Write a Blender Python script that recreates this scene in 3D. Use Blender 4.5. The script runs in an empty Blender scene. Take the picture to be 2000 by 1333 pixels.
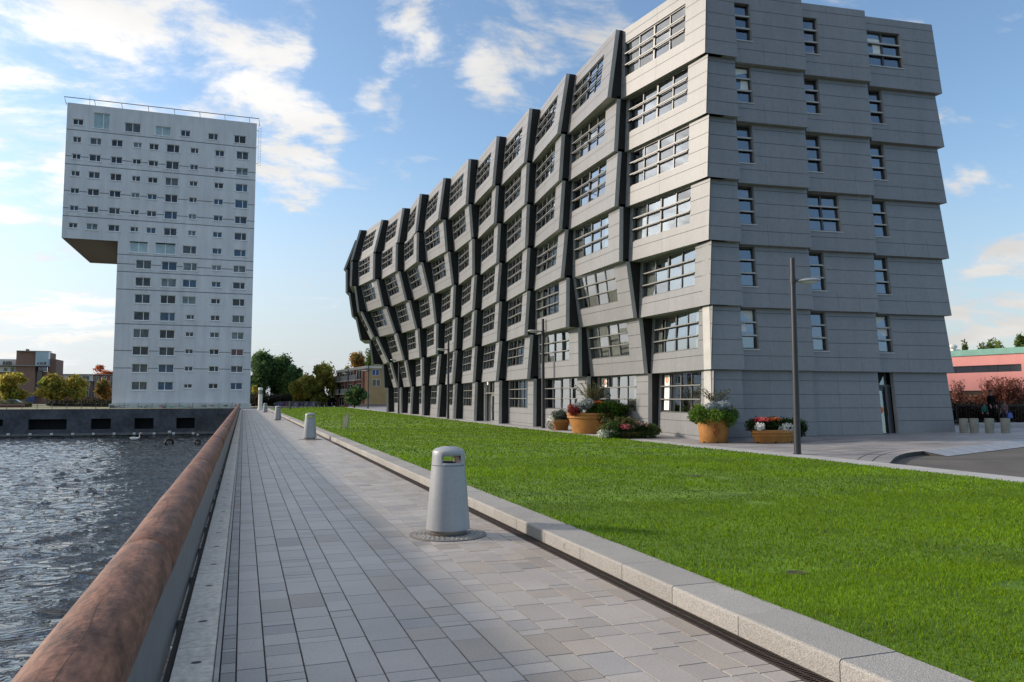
import bpy, bmesh, math, random
import numpy as np
from mathutils import Vector
random.seed(7); RNG=np.random.default_rng(11)
S=bpy.context.scene; COL=S.collection; rad=math.radians

# ------------------------------------------------------------------ camera model (used to survey positions)
F=1500.; VPX,VPY,H=475.,778.,1.7
pit=math.atan((VPY-666.5)/F); yaw=math.atan((1000-VPX)/F*math.cos(pit))
fh=np.array([math.sin(yaw),math.cos(yaw),0]); rt=np.array([math.cos(yaw),-math.sin(yaw),0]); zz=np.array([0,0,1.])
fw=fh*math.cos(pit)+zz*math.sin(pit); upv=-fh*math.sin(pit)+zz*math.cos(pit)
EYE=np.array([0,0,H])
def ray(x,y): return fw+rt*(x-1000)/F+upv*(666.5-y)/F
def G(x,y,z=0.):
    d=ray(x,y); return EYE+d*((z-H)/d[2])
def atY(x,y,Y):
    d=ray(x,y); return EYE+d*(Y/d[1])
def Xat(x,Y): return atY(x,VPY,Y)[0]
def plaza_z(X,Y): return .0155*(X-17.5)+.0035*(Y-26)
def GP(x,y):
    z=0.
    for _ in range(6):
        p=G(x,y,z); z=plaza_z(p[0],p[1])
    return p

# ------------------------------------------------------------------ helpers
class MB:
    def __init__(s): s.v=[]; s.f=[]; s.m=[]
    def quad(s,a,b,c,d,m=0):
        n=len(s.v); s.v+=[tuple(a),tuple(b),tuple(c),tuple(d)]; s.f.append((n,n+1,n+2,n+3)); s.m.append(m)
    def poly(s,pts,m=0):
        n=len(s.v); s.v+=[tuple(p) for p in pts]; s.f.append(tuple(range(n,n+len(pts)))); s.m.append(m)
    def hexa(s,p,m=0):   # p: 8 points, bottom ring 0-3, top ring 4-7
        n=len(s.v); s.v+=[tuple(q) for q in p]
        for f in ((3,2,1,0),(4,5,6,7),(0,1,5,4),(1,2,6,5),(2,3,7,6),(3,0,4,7)):
            s.f.append(tuple(n+i for i in f)); s.m.append(m)
    def box(s,x0,x1,y0,y1,z0,z1,m=0):
        s.hexa([(x0,y0,z0),(x1,y0,z0),(x1,y1,z0),(x0,y1,z0),(x0,y0,z1),(x1,y0,z1),(x1,y1,z1),(x0,y1,z1)],m)
    def tube(s,pts,r,seg=10,m=0,caps=True):
        pts=[Vector(p) for p in pts]; rs=r if isinstance(r,(list,tuple)) else [r]*len(pts)
        rings=[]
        for i,p in enumerate(pts):
            t=(pts[min(i+1,len(pts)-1)]-pts[max(i-1,0)]).normalized()
            a=Vector((0,0,1)) if abs(t.z)<.9 else Vector((1,0,0))
            u=t.cross(a).normalized(); w=t.cross(u).normalized()
            n=len(s.v)
            for k in range(seg):
                an=2*math.pi*k/seg; s.v.append(tuple(p+(u*math.cos(an)+w*math.sin(an))*rs[i]))
            rings.append(n)
        for a,b in zip(rings,rings[1:]):
            for k in range(seg):
                k2=(k+1)%seg; s.f.append((a+k,b+k,b+k2,a+k2)); s.m.append(m)
        if caps:
            s.f.append(tuple(rings[0]+k for k in range(seg))); s.m.append(m)
            s.f.append(tuple(rings[-1]+k for k in reversed(range(seg)))); s.m.append(m)
    def lathe(s,prof,seg=40,m=0,cx=0,cy=0,skip=None,sx=1,sy=1,cap0=False,cap1=False):
        n=len(s.v)
        for r,z in prof:
            for k in range(seg):
                a=2*math.pi*k/seg; s.v.append((cx+sx*r*math.cos(a),cy+sy*r*math.sin(a),z))
        for i in range(len(prof)-1):
            for k in range(seg):
                if skip and skip(i,(k+.5)*2*math.pi/seg): continue
                k2=(k+1)%seg
                s.f.append((n+i*seg+k,n+i*seg+k2,n+(i+1)*seg+k2,n+(i+1)*seg+k)); s.m.append(m)
        if cap0: s.f.append(tuple(n+k for k in reversed(range(seg)))); s.m.append(m)
        if cap1: s.f.append(tuple(n+(len(prof)-1)*seg+k for k in range(seg))); s.m.append(m)
def T(o,label=None,cat=None,group=None,kind=None):
    if label: o['label']=label
    if cat: o['category']=cat
    if group: o['group']=group
    if kind: o['kind']=kind
    return o
def link(name,me,parent=None,loc=(0,0,0)):
    o=bpy.data.objects.new(name,me); COL.objects.link(o); o.location=loc
    if parent is not None: o.parent=parent
    return o
def obj(name,mb,mats,parent=None,loc=(0,0,0),org=(0,0,0),smooth=False,autos=None):
    me=bpy.data.meshes.new(name)
    v=[(a-org[0],b-org[1],c-org[2]) for a,b,c in mb.v]
    me.from_pydata(v,[],mb.f)
    mats=mats if isinstance(mats,(list,tuple)) else [mats]
    for m in mats: me.materials.append(m)
    if len(mats)>1: me.polygons.foreach_set('material_index',mb.m)
    if smooth: me.polygons.foreach_set('use_smooth',[True]*len(me.polygons))
    me.update()
    if smooth and autos: me.set_sharp_from_angle(angle=rad(autos))
    return link(name,me,parent,loc)
def npobj(name,V,Fq,mat,parent=None,loc=(0,0,0),tint=None,smooth=False,mi=None,mats=None):
    """fast mesh from numpy verts and quads; tint = per-face colour attribute"""
    me=bpy.data.meshes.new(name); V=np.ascontiguousarray(V,dtype=np.float32); k=Fq.shape[1]
    me.vertices.add(len(V)); me.vertices.foreach_set('co',V.ravel())
    me.loops.add(Fq.size); me.loops.foreach_set('vertex_index',np.ascontiguousarray(Fq,dtype=np.int32).ravel())
    me.polygons.add(len(Fq)); me.polygons.foreach_set('loop_start',np.arange(0,Fq.size,k,dtype=np.int32))
    me.polygons.foreach_set('use_smooth',np.full(len(Fq),bool(smooth)))
    for m in (mats or [mat]): me.materials.append(m)
    if mi is not None: me.polygons.foreach_set('material_index',np.asarray(mi,dtype=np.int32))
    me.update(calc_edges=True)
    if tint is not None:
        a=me.attributes.new('tint','FLOAT_COLOR','FACE')
        c=np.ones((len(Fq),4),dtype=np.float32); c[:,:3]=tint; a.data.foreach_set('color',c.ravel())
    return link(name,me,parent,loc)
def empty(name,loc,rz=0):
    o=bpy.data.objects.new(name,None); COL.objects.link(o); o.location=tuple(loc); o.rotation_euler=(0,0,rz)
    o.empty_display_size=.3; return o
def copy_tree(o,parent=None):
    c=o.copy(); COL.objects.link(c)
    if parent is not None: c.parent=parent
    for ch in [x for x in o.children]: copy_tree(ch,c)
    return c

# ------------------------------------------------------------------ materials
def M(name,col,rough=.6,metal=0.,var=0.,scale=4.,bump=0.,bscale=60.,tint=False,spec=.5,col2=None,stretch=None,trans=0.,detail=5.,v2=0.,s2=30.):
    m=bpy.data.materials.new(name); m.use_nodes=True; nt=m.node_tree; N=nt.nodes; L=nt.links
    b=N['Principled BSDF']; b.inputs['Roughness'].default_value=rough; b.inputs['Metallic'].default_value=metal
    b.inputs['Specular IOR Level'].default_value=spec
    tc=N.new('ShaderNodeTexCoord'); vec=tc.outputs['Object']
    if stretch:
        mp=N.new('ShaderNodeMapping'); mp.inputs['Scale'].default_value=stretch; L.new(vec,mp.inputs[0]); vec=mp.outputs[0]
    c=np.array(col)
    out=None
    if var>0 or col2 is not None:
        n=N.new('ShaderNodeTexNoise'); n.inputs['Scale'].default_value=scale; n.inputs['Detail'].default_value=detail; n.inputs['Roughness'].default_value=.6
        L.new(vec,n.inputs['Vector'])
        r=N.new('ShaderNodeValToRGB'); L.new(n.outputs['Fac'],r.inputs[0])
        a0=c*(1-var); a1=np.array(col2) if col2 is not None else c*(1+var)
        r.color_ramp.elements[0].position=.32; r.color_ramp.elements[1].position=.68
        r.color_ramp.elements[0].color=(*a0,1); r.color_ramp.elements[1].color=(*np.minimum(a1,1),1); out=r.outputs[0]
        if v2>0:
            n2=N.new('ShaderNodeTexNoise'); n2.inputs['Scale'].default_value=s2; n2.inputs['Detail'].default_value=4
            L.new(vec,n2.inputs['Vector'])
            mr=N.new('ShaderNodeMapRange'); mr.inputs['From Min'].default_value=.3; mr.inputs['From Max'].default_value=.7
            mr.inputs['To Min'].default_value=1-v2; mr.inputs['To Max'].default_value=1+v2; L.new(n2.outputs['Fac'],mr.inputs[0])
            mm=N.new('ShaderNodeMix'); mm.data_type='RGBA'; mm.blend_type='MULTIPLY'; mm.inputs[0].default_value=1
            L.new(out,mm.inputs[6]); L.new(mr.outputs[0],mm.inputs[7]); out=mm.outputs[2]
    if tint:
        at=N.new('ShaderNodeAttribute'); at.attribute_name='tint'
        if out is None: out=at.outputs['Color']
        else:
            mm=N.new('ShaderNodeMix'); mm.data_type='RGBA'; mm.blend_type='MULTIPLY'; mm.inputs[0].default_value=1
            L.new(out,mm.inputs[6]); L.new(at.outputs['Color'],mm.inputs[7]); out=mm.outputs[2]
    if out is not None: L.new(out,b.inputs['Base Color'])
    else: b.inputs['Base Color'].default_value=(*col,1)
    if bump>0:
        n=N.new('ShaderNodeTexNoise'); n.inputs['Scale'].default_value=bscale; n.inputs['Detail'].default_value=4; L.new(vec,n.inputs['Vector'])
        bp=N.new('ShaderNodeBump'); bp.inputs['Strength'].default_value=bump; bp.inputs['Distance'].default_value=.02
        L.new(n.outputs['Fac'],bp.inputs['Height']); L.new(bp.outputs[0],b.inputs['Normal'])
    if trans>0:
        tr=N.new('ShaderNodeBsdfTranslucent'); mx=N.new('ShaderNodeMixShader'); mx.inputs[0].default_value=trans
        if out is not None: L.new(out,tr.inputs[0])
        else: tr.inputs[0].default_value=(*col,1)
        o=N['Material Output']; L.new(b.outputs[0],mx.inputs[1]); L.new(tr.outputs[0],mx.inputs[2]); L.new(mx.outputs[0],o.inputs[0])
    return m
def glass_mat(name,tintc=(.75,.8,.82),boost=1.5,base=.05):
    m=bpy.data.materials.new(name); m.use_nodes=True; nt=m.node_tree; N=nt.nodes; L=nt.links; N.remove(N['Principled BSDF'])
    fr=N.new('ShaderNodeFresnel'); fr.inputs[0].default_value=1.5
    ma=N.new('ShaderNodeMath'); ma.operation='MULTIPLY_ADD'; ma.use_clamp=True; L.new(fr.outputs[0],ma.inputs[0]); ma.inputs[1].default_value=boost; ma.inputs[2].default_value=base
    t=N.new('ShaderNodeBsdfTransparent'); t.inputs[0].default_value=(*tintc,1)
    g=N.new('ShaderNodeBsdfGlossy'); g.inputs['Roughness'].default_value=.015; g.inputs[0].default_value=(.95,.97,1,1)
    x=N.new('ShaderNodeMixShader'); L.new(ma.outputs[0],x.inputs[0]); L.new(t.outputs[0],x.inputs[1]); L.new(g.outputs[0],x.inputs[2])
    L.new(x.outputs[0],N['Material Output'].inputs[0]); return m
CLAD=M('grey cladding',(.208,.210,.220),.46,var=.05,scale=.55,v2=.05,s2=6.,bump=.04,bscale=3.,spec=.5)
def weather(m,amt=.05,streak=.10,sx=2.2,sz=.12):
    nt=m.node_tree; N=nt.nodes; L=nt.links; b=N['Principled BSDF']; src=b.inputs['Base Color'].links[0].from_socket
    oi=N.new('ShaderNodeObjectInfo'); mr=N.new('ShaderNodeMapRange'); mr.inputs['To Min'].default_value=1-amt; mr.inputs['To Max'].default_value=1+amt; L.new(oi.outputs['Random'],mr.inputs[0])
    tc=N.new('ShaderNodeTexCoord'); mp=N.new('ShaderNodeMapping'); mp.inputs['Scale'].default_value=(sx,sx,sz); L.new(tc.outputs['Object'],mp.inputs[0]); n=N.new('ShaderNodeTexNoise'); n.inputs['Scale'].default_value=1.; n.inputs['Detail'].default_value=6; n.inputs['Roughness'].default_value=.65; L.new(mp.outputs[0],n.inputs[0])
    m2=N.new('ShaderNodeMapRange'); m2.inputs['From Min'].default_value=.35; m2.inputs['From Max'].default_value=.6; m2.inputs['To Min'].default_value=1-streak; L.new(n.outputs['Fac'],m2.inputs[0])
    mu=N.new('ShaderNodeMath'); mu.operation='MULTIPLY'; L.new(mr.outputs[0],mu.inputs[0]); L.new(m2.outputs[0],mu.inputs[1])
    mx=N.new('ShaderNodeMix'); mx.data_type='RGBA'; mx.blend_type='MULTIPLY'; mx.inputs[0].default_value=1; L.new(src,mx.inputs[6]); L.new(mu.outputs[0],mx.inputs[7]); L.new(mx.outputs[2],b.inputs['Base Color'])
weather(CLAD,.045,.08)
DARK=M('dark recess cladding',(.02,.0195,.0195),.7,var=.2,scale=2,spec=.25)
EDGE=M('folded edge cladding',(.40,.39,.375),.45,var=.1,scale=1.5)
JOINT=M('joint shadow gap',(.07,.07,.07),.8)
FRAME=M('aluminium frame',(.12,.12,.12),.4,.3)
FRAMED=M('dark window frame',(.05,.05,.055),.4)
RAILW=M('pale rail',(.19,.188,.18),.45,.2)
GLASS=glass_mat('window glass',(.72,.78,.8),1.8,.22); GLASSB=glass_mat('blue window glass',(.45,.55,.65),1.6,.13)
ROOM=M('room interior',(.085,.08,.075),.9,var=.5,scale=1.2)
CURT=M('curtain fabric',(.55,.54,.47),.9,var=.35,scale=1.,stretch=(9,9,.25))
CURTW=M('white blind',(.75,.75,.72),.8,var=.08,scale=2)

# ------------------------------------------------------------------ the wave-shaped building
ZL=[-.25,2.84,5.42,8.03,10.6,13.22,15.75,19.12]
BD={1:[(1203,57),(1186,192),(1205,184),(1199,296),(1207,290),(1200,400),(1210,400),(1209,510),(1222,504),(1237,620),(1247,616),(1258,729),(1266,726),(1266,850)],
2:[(1106,143),(1088,258),(1097,254),(1091,352),(1098,348),(1091,451),(1104,443),(1095,543),(1106,537),(1105,639),(1129,634),(1130,737),(1147,731),(1147,839)],
3:[(1034,211),(1023,320),(1029,312),(1024,397),(1029,396),(1025,486),(1030,478),(1025,572),(1030,564),(1024,657),(1036,650),(1029,740),(1042,735),(1041,832)],
4:[(970,265),(961,366),(969,358),(964,443),(973,434),(969,520),(975,507),(969,591),(975,585),(970,668),(976,661),(968,744),(975,740),(974,827)],
5:[(915,309),(909,401),(915,394),(920,466),(922,464),(922,538),(927,533),(922,607),(927,602),(922,679),(928,672),(923,747),(928,744),(925,821)],
6:[(866,347),(855,432),(865,424),(870,494),(874,490),(882,557),(886,554),(883,621),(889,618),(886,684),(889,681),(883,749),(889,747),(885,817)],
7:[(820,380),(811,454),(814,450),(813,511),(821,509),(836,577),(842,571),(849,628),(852,628),(851,695),(858,690),(852,751),(858,749),(853,814)],
8:[(786,405),(775,468),(773,474),(772,528),(777,528),(791,587),(797,585),(811,641),(815,639),(819,699),(824,693),(824,753),(825,752),(824,811)],
9:[(745,429),(729,490),(729,492),(728,547),(734,546),(746,596),(752,596),(770,652),(772,650),(787,700),(791,700),(801,753),(804,753),(801,808)],
10:[(702,449),(684,508),(685,508),(683,558),(691,556),(698,609),(703,607),(728,659),(733,655),(757,706),(761,711),(775,754),(782,753),(782,807)],
11:[(694,457),(671,516),(675,515),(675,564),(680,563),(687,612),(693,611),(703,661),(720,659),(726,706),(746,706),(748,754),(755,756),(755,805)]}
YB=[26.05]+[31.6+5.32*i for i in range(12)]
def RX(j,r):       # (Xtop, Xbottom) of the arris at bay line j, storey r
    if j==0: return (17.56,17.42)
    if j==12:
        a,b=RX(11,r); return (a+.5,b+.5)
    l=BD[j]; i=(6-r)*2
    return (atY(*l[i],YB[j])[0], atY(*l[i+1],YB[j])[0])
B0=np.array([17.5,26.,0.])
wave=empty('wave_building',B0)
T(wave,'grey clad seven storey apartment building with a bulging stepped front facing the lawn','building')
def lerp(a,b,t): return a+(b-a)*t
class Patch:
    def __init__(s,bl,br,tl,tr,inw):
        s.p=[np.array(q,float) for q in (bl,br,tl,tr)]; s.i=np.array(inw,float)
        s.W=np.linalg.norm(s.p[1]-s.p[0]); s.Hh=np.linalg.norm(s.p[2]-s.p[0])
    def __call__(s,u,v,d=0.):
        a=lerp(s.p[0],s.p[1],u); b=lerp(s.p[2],s.p[3],u); return lerp(a,b,v)+s.i*d
    def q(s,mb,u0,u1,v0,v1,d,m=0): mb.quad(s(u0,v0,d),s(u1,v0,d),s(u1,v1,d),s(u0,v1,d),m)
    def bar(s,mb,u0,u1,v0,v1,d0,d1,m=0):
        mb.hexa([s(u0,v0,d0),s(u1,v0,d0),s(u1,v0,d1),s(u0,v0,d1),s(u0,v1,d0),s(u1,v1,d0),s(u1,v1,d1),s(u0,v1,d1)],m)
def clad_panel(name,P,win,lines,parent,side=2.6,rev=.12,vjoint=(.45,),corner=False):
    mb=MB(); g=.009/P.Hh; e=.012
    vs=sorted(set([0.,1.]+list(lines)+([win[2],win[3]] if win else [])))
    us=[0.,1.] if not win else sorted(set([0.,win[0],win[1],1.]))
    for v0,v1 in zip(vs,vs[1:]):
        a=v0+(g if v0 in lines else 0); b=v1-(g if v1 in lines else 0)
        inwin=win and v0>=win[2]-1e-6 and v1<=win[3]+1e-6
        if inwin:
            for u0,u1 in zip(us,us[1:]):
                if u0>=win[0]-1e-6 and u1<=win[1]+1e-6: continue
                if u1-u0<1e-4: continue
                P.q(mb,u0,u1,a,b,0); P.q(mb,u0,u1,v0,v1,.03,1)
        else:
            cs=[0.]+list(vjoint)+[1.]; gu=.004/P.W
            for u0,u1 in zip(cs,cs[1:]): P.q(mb,u0+(gu if u0>0 else 0),u1-(gu if u1<1 else 0),a,b,0)
            P.q(mb,0,1,v0,v1,.03,1)
    # returns: right fold, dark side, left, soffit, top
    if not corner:
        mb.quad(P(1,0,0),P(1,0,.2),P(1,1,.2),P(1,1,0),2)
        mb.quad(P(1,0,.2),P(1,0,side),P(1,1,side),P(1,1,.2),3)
    mb.quad(P(0,0,.5),P(0,0,0),P(0,1,0),P(0,1,.5),2)
    mb.quad(P(0,0,.9),P(1,0,.9),P(1,0,0),P(0,0,0),2)
    mb.quad(P(0,1,0),P(1,1,0),P(1,1,.7),P(0,1,.7),2)
    if win:
        u0,u1,v0,v1=win
        mb.quad(P(u0,v0,0),P(u1,v0,0),P(u1,v0,rev),P(u0,v0,rev),2); mb.quad(P(u0,v1,rev),P(u1,v1,rev),P(u1,v1,0),P(u0,v1,0),2)
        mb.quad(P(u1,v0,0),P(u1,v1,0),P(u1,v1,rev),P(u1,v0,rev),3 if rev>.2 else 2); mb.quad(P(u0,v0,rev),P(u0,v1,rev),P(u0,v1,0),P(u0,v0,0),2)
    return obj(name,mb,[CLAD,JOINT,EDGE,DARK],parent,org=B0)
def window_unit(P,win,parent,cols=4,d=.07,rails=True,fm=None,style=None,glass=None,rows=(.34,.67),room=.9):
    u0,u1,v0,v1=win; fm=fm or FRAME; glass=glass or GLASS
    Q=Patch(P(u0,v0,0),P(u1,v0,0),P(u0,v1,0),P(u1,v1,0),P.i)
    fu=.055/Q.W; fv=.055/Q.Hh; mb=MB()
    Q.bar(mb,0,fu,0,1,d-.02,d+.07); Q.bar(mb,1-fu,1,0,1,d-.02,d+.07)
    Q.bar(mb,fu,1-fu,0,fv,d-.02,d+.07); Q.bar(mb,fu,1-fu,1-fv,1,d-.02,d+.07)
    cu=[i/cols for i in range(cols+1)]
    for i in range(1,cols):
        w=(.05 if i*2==cols else .028)/Q.W
        Q.bar(mb,cu[i]-w,cu[i]+w,fv,1-fv,d-.012 if i*2==cols else d,d+.065)
    for r in rows:
        for i in range(cols):
            w=(.05 if i*2==cols else .028)/Q.W
            Q.bar(mb,cu[i]+(fu if i==0 else .03/Q.W),cu[i+1]-(fu if i==cols-1 else .03/Q.W),r-.022/Q.Hh,r+.022/Q.Hh,d+.012,d+.06)
    w=obj('window',mb,fm,parent,org=B0)
    pm=MB(); vr=[fv]+list(rows)+[1-fv]
    for i in range(cols):
        for a,b in zip(vr,vr[1:]):
            t1=random.gauss(0,.006); t2=random.gauss(0,.006)
            x0,x1=max(cu[i],fu*.5),min(cu[i+1],1-fu*.5); dd=d+.04
            pm.quad(Q(x0,a,dd+t1-t2),Q(x1,a,dd-t1-t2),Q(x1,b,dd-t1+t2),Q(x0,b,dd+t1+t2))
    obj('pane',pm,glass,w,org=B0)
    if rails:
        for r in rows:
            rm=MB(); h=.024/Q.Hh
            Q.bar(rm,-.004,1.0,r-h,r+h,-.04,.005); 
            for k in (.03,.5,.97): Q.bar(rm,k-.012,k+.012,r-h*.6,r+h*.6,.005,d+.01)
            obj('guard_rail',rm,RAILW,w,org=B0)
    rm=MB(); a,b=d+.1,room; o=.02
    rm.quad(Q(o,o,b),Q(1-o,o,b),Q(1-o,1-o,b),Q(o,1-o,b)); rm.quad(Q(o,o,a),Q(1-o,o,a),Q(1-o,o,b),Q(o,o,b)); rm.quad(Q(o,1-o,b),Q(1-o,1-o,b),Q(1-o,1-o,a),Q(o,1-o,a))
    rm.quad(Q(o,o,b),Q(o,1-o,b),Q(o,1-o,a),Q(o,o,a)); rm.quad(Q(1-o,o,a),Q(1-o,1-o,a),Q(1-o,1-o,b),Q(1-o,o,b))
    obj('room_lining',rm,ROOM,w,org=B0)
    if style is None: style=random.choices(['none','left','sides','full','blind'],[.25,.25,.25,.12,.13])[0]
    cm=MB()
    def drape(ua,ub,va=.03,vb=.97):
        n=max(6,int((ub-ua)*Q.W/.07)); pts=[lerp(ua,ub,i/n) for i in range(n+1)]
        for i in range(n):
            da=.2+.035*math.sin(i*2.1)+.01*math.sin(i*5.); db=.2+.035*math.sin((i+1)*2.1)+.01*math.sin((i+1)*5.)
            cm.quad(Q(pts[i],va,da),Q(pts[i+1],va,db),Q(pts[i+1],vb,db),Q(pts[i],vb,da))
    if style=='left': drape(.03,random.uniform(.15,.3))
    elif style=='sides': drape(.03,random.uniform(.1,.22)); drape(random.uniform(.76,.88),.97)
    elif style=='full': drape(.03,.48); drape(.52,.97)
    elif style=='blind':
        vb=random.uniform(.3,.75)
        for i in random.sample(range(cols),max(1,cols//2)): cm.quad(Q(cu[i]+.02,vb,.19),Q(cu[i+1]-.02,vb,.19),Q(cu[i+1]-.02,.97,.19),Q(cu[i]+.02,.97,.19))
    if cm.f: obj('curtain',cm,CURTW if style=='blind' else CURT,w,org=B0,smooth=style!='blind')
    return w,Q
LINES=(.22,.45,.67,.885)
corepts={}
DOORP=None; STICK=[]
for j in range(1,13):          # bay j between bay line j-1 (right end) and j (left end)
    for r in range(7):
        z0,z1=ZL[r],ZL[r+1]+(.13 if r<6 else 0)
        if r==0: z0=-.25+(.0035*(YB[j]-26))
        rtp,rbt=RX(j-1,r); lt,lb=RX(j,r); la=(lt+lb)/2+min(.82,.5+.035*j); sl=rbt-rtp
        P=Patch((la+sl*.5,YB[j],z0),(rbt,YB[j-1],z0),(la-sl*.5,YB[j],z1),(rtp,YB[j-1],z1),(1,0,0))
        if r==6: win=(.03,.78,.29,.79); lines=(.18,.36,.54,.72,.9)
        elif r==0: win=(.035,.79,.4,.955); lines=(.12,.3,.48,.66,.84)
        else: win=(.03,.785,.325,.935); lines=LINES
        if (j,r)==(5,0): win=(.10,.72,.075,.955)
        if j in(1,) and r in(0,1,2): win=(win[0],.80,win[2],win[3])
        clad_panel('facade_panel',P,win,lines,wave,corner=(j==1))
        if (j,r)==(5,0): DOORP=(P,win); continue
        st=None
        if (j,r)==(1,0): st='none'
        if (j,r)==(2,1): st='full'
        if (j,r) in ((1,3),(1,6)): st='left'
        w,Q=window_unit(P,win,wave,style=st)
        if (j,r) in ((1,0),(2,0)): STICK.append((w,Q))
# end wall facing the camera
EXB=[(17.42,18.95),(19.12,22.5),(22.72,26.02),(26.33,30.18)]; EYb=[(26.05,25.98),(26.38,26.05),(26.45,26.08),(26.48,26.08)]
for c in range(4):
    for r in range(7):
        z0,z1=ZL[r],ZL[r+1]+(.1 if r<6 else 0)
        x0,x1=EXB[c]; y0,y1=EYb[c]; dy=.24; dx1=-.2 if c==3 else 0.
        tx0=x0+(.14 if c==0 else 0)
        P=Patch((x0,y0,z0),(x1,y1,z0),(tx0,y0+dy,z1),(x1+dx1,y1+dy,z1),(0,1,0))
        win=None; lines=LINES if r else (.12,.3,.48,.66,.84)
        if r==6: lines=(.18,.36,.54,.72,.9)
        if c>0 and r>0:
            wd=.25
            if (c,r) in((3,6),(2,3)): wd=.5
            if c==3 and r!=6: wd=.215
            win=(.012,wd,.325,.945) if r<6 else (.012,wd,.30,.80)
        if (c,r)==(3,0): win=(.01,.235,.085,.985)
        clad_panel('gable_panel',P,win,lines,wave,side=.5,rev=.19,vjoint=(.4,.72) if c else ())
        if win and r>0:
            window_unit(P,win,wave,cols=2 if win[1]>.4 else 1,d=.15,rails=False,fm=FRAMED,style=random.choice(['none','left','blind','none','left']),glass=GLASSB,room=1.4)
            wl=wave.children[-1]
            Q=Patch(P(win[0],win[2]),P(win[1],win[2]),P(win[0],win[3]),P(win[1],win[3]),P.i)
            for v in (.34,.67): rm=MB(); Q.bar(rm,0,1,v-.02,v+.02,.05,.1); obj('guard_rail',rm,EDGE,wl,org=B0)
            rm=MB(); Q.bar(rm,-.02,1.02,-.03,0,-.03,.24); obj('sill',rm,EDGE,wl,org=B0)
        elif (c,r)==(3,0):
            Q=Patch(P(win[0],win[2]),P(win[1],win[2]),P(win[0],win[3]),P(win[1],win[3]),P.i)
            mb=MB(); Q.bar(mb,0,1,.76,.79,.2,.34); Q.bar(mb,0,.08,0,.76,.24,.34); Q.bar(mb,.62,.72,0,.76,.2,.34); Q.bar(mb,.08,.62,0,.05,.26,.34);Q.bar(mb,.08,.62,.7,.76,.26,.34)
            Q.bar(mb,.72,1,0,.76,.26,.34)
            dr=obj('door',mb,FRAMED,wave,org=B0)
            gm=MB(); Q.q(gm,.08,.62,.05,.7,.3); Q.q(gm,0,1,.79,1,.32); obj('pane',gm,GLASSB,dr,org=B0)
            bm_=MB(); Q.q(bm_,0,1,0,1,.9); Q.bar(bm_,.0,.02,0,1,.36,.9); obj('room_lining',bm_,DARK,dr,org=B0)
            hm=MB(); c0=Q(.66,.36,.17); hm.tube([c0-np.array([0,0,.12]),c0+np.array([0,0,.12])],.016,8); hm.tube([c0-np.array([0,0,.09]),c0-np.array([0,-.05,.09])],.01,6); obj('handle',hm,RAILW,dr,org=B0)
            om=MB(); cc=Q(.34,.4,.285); om.poly([tuple(cc+np.array([.15*math.cos(a),-.004,.15*math.sin(a)])) for a in np.linspace(0,2*math.pi,24,endpoint=False)])
            obj('round_sticker',om,M('orange sticker',(.75,.17,.02),.5),dr,org=B0)
# entrance door in the front
P,win=DOORP; Q=Patch(P(win[0],win[2]),P(win[1],win[2]),P(win[0],win[3]),P(win[1],win[3]),P.i)
mb=MB(); Q.bar(mb,0,1,.70,.73,.02,.12); Q.bar(mb,.0,.04,0,1,.1,.18); Q.bar(mb,.96,1,0,1,.1,.18)
for u in (.33,.66): Q.bar(mb,u-.015,u+.015,.73,1,.1,.16)
Q.bar(mb,.58,.64,0,.70,.1,.18); Q.bar(mb,.88,.94,0,.70,.1,.18); Q.bar(mb,.64,.88,0,.04,.1,.18); Q.bar(mb,.64,.88,.64,.70,.1,.18)
dr=obj('entrance_door',mb,RAILW,wave,org=B0)
gm=MB(); Q.q(gm,.04,.96,.73,1,.14); Q.q(gm,.64,.88,.04,.64,.14); Q.q(gm,.36,.58,0,.70,.3); obj('pane',gm,GLASS,dr,org=B0)
bm_=MB(); Q.q(bm_,0,1,0,1,1.2); bm_.quad(Q(0,0,.2),Q(.36,0,1.0),Q(.36,.7,1.0),Q(0,.7,.2)); obj('porch_lining',bm_,M('porch wall',(.25,.24,.23),.7,var=.1),dr,org=B0)
hm=MB(); c0=Q(.61,.35,.04); hm.tube([c0-np.array([0,0,.25]),c0+np.array([0,0,.25])],.02,8); hm.tube([c0,c0+np.array([.1,0,0])],.012,6); obj('handle',hm,RAILW,dr,org=B0)
lm=MB(); c0=Q(.5,1.0,-.1); lm.box(c0[0]-.05,c0[0]+.05,c0[1]-.12,c0[1]+.12,c0[2]-.22,c0[2]+.02); lm.tube([c0,c0+np.array([.1,0,0])],.02,6); obj('door_light',lm,M('white lamp casing',(.8,.8,.78),.4),dr,org=B0)
# posters in two street windows: a white sheet with an orange mark, text lines beneath
PAPER=M('white paper',(.78,.78,.76),.7); ORNG=M('orange print',(.8,.2,.03),.6); GREYP=M('grey print',(.3,.3,.32),.7)
for k,(w,Q) in enumerate(STICK):
    pm=MB(); u0,u1=(.07,.2) if k==0 else (.04,.19)
    va=.06 if k==0 else .66
    Q.q(pm,u0,u1,va,.95,.085,0)
    uc=(u0+u1)/2; ru=.30*(u1-u0); rv=.078
    an=[2*math.pi*i/20 for i in range(21)]
    for a,b in zip(an,an[1:]):
        pm.quad(Q(uc+ru*math.cos(a),.83+rv*math.sin(a),.08),Q(uc+ru*math.cos(b),.83+rv*math.sin(b),.08),Q(uc+ru*.35*math.cos(b),.83+rv*.6*math.sin(b),.08),Q(uc+ru*.35*math.cos(a),.83+rv*.6*math.sin(a),.08),1)
    if k==0:
        for v,l in ((.52,.7),(.495,.5),(.25,.6),(.225,.4)): Q.q(pm,uc-l*.4*(u1-u0),uc+l*.4*(u1-u0),v-.006,v+.006,.08,2)
    obj('poster',pm,[PAPER,ORNG,GREYP],w,org=B0)
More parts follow.
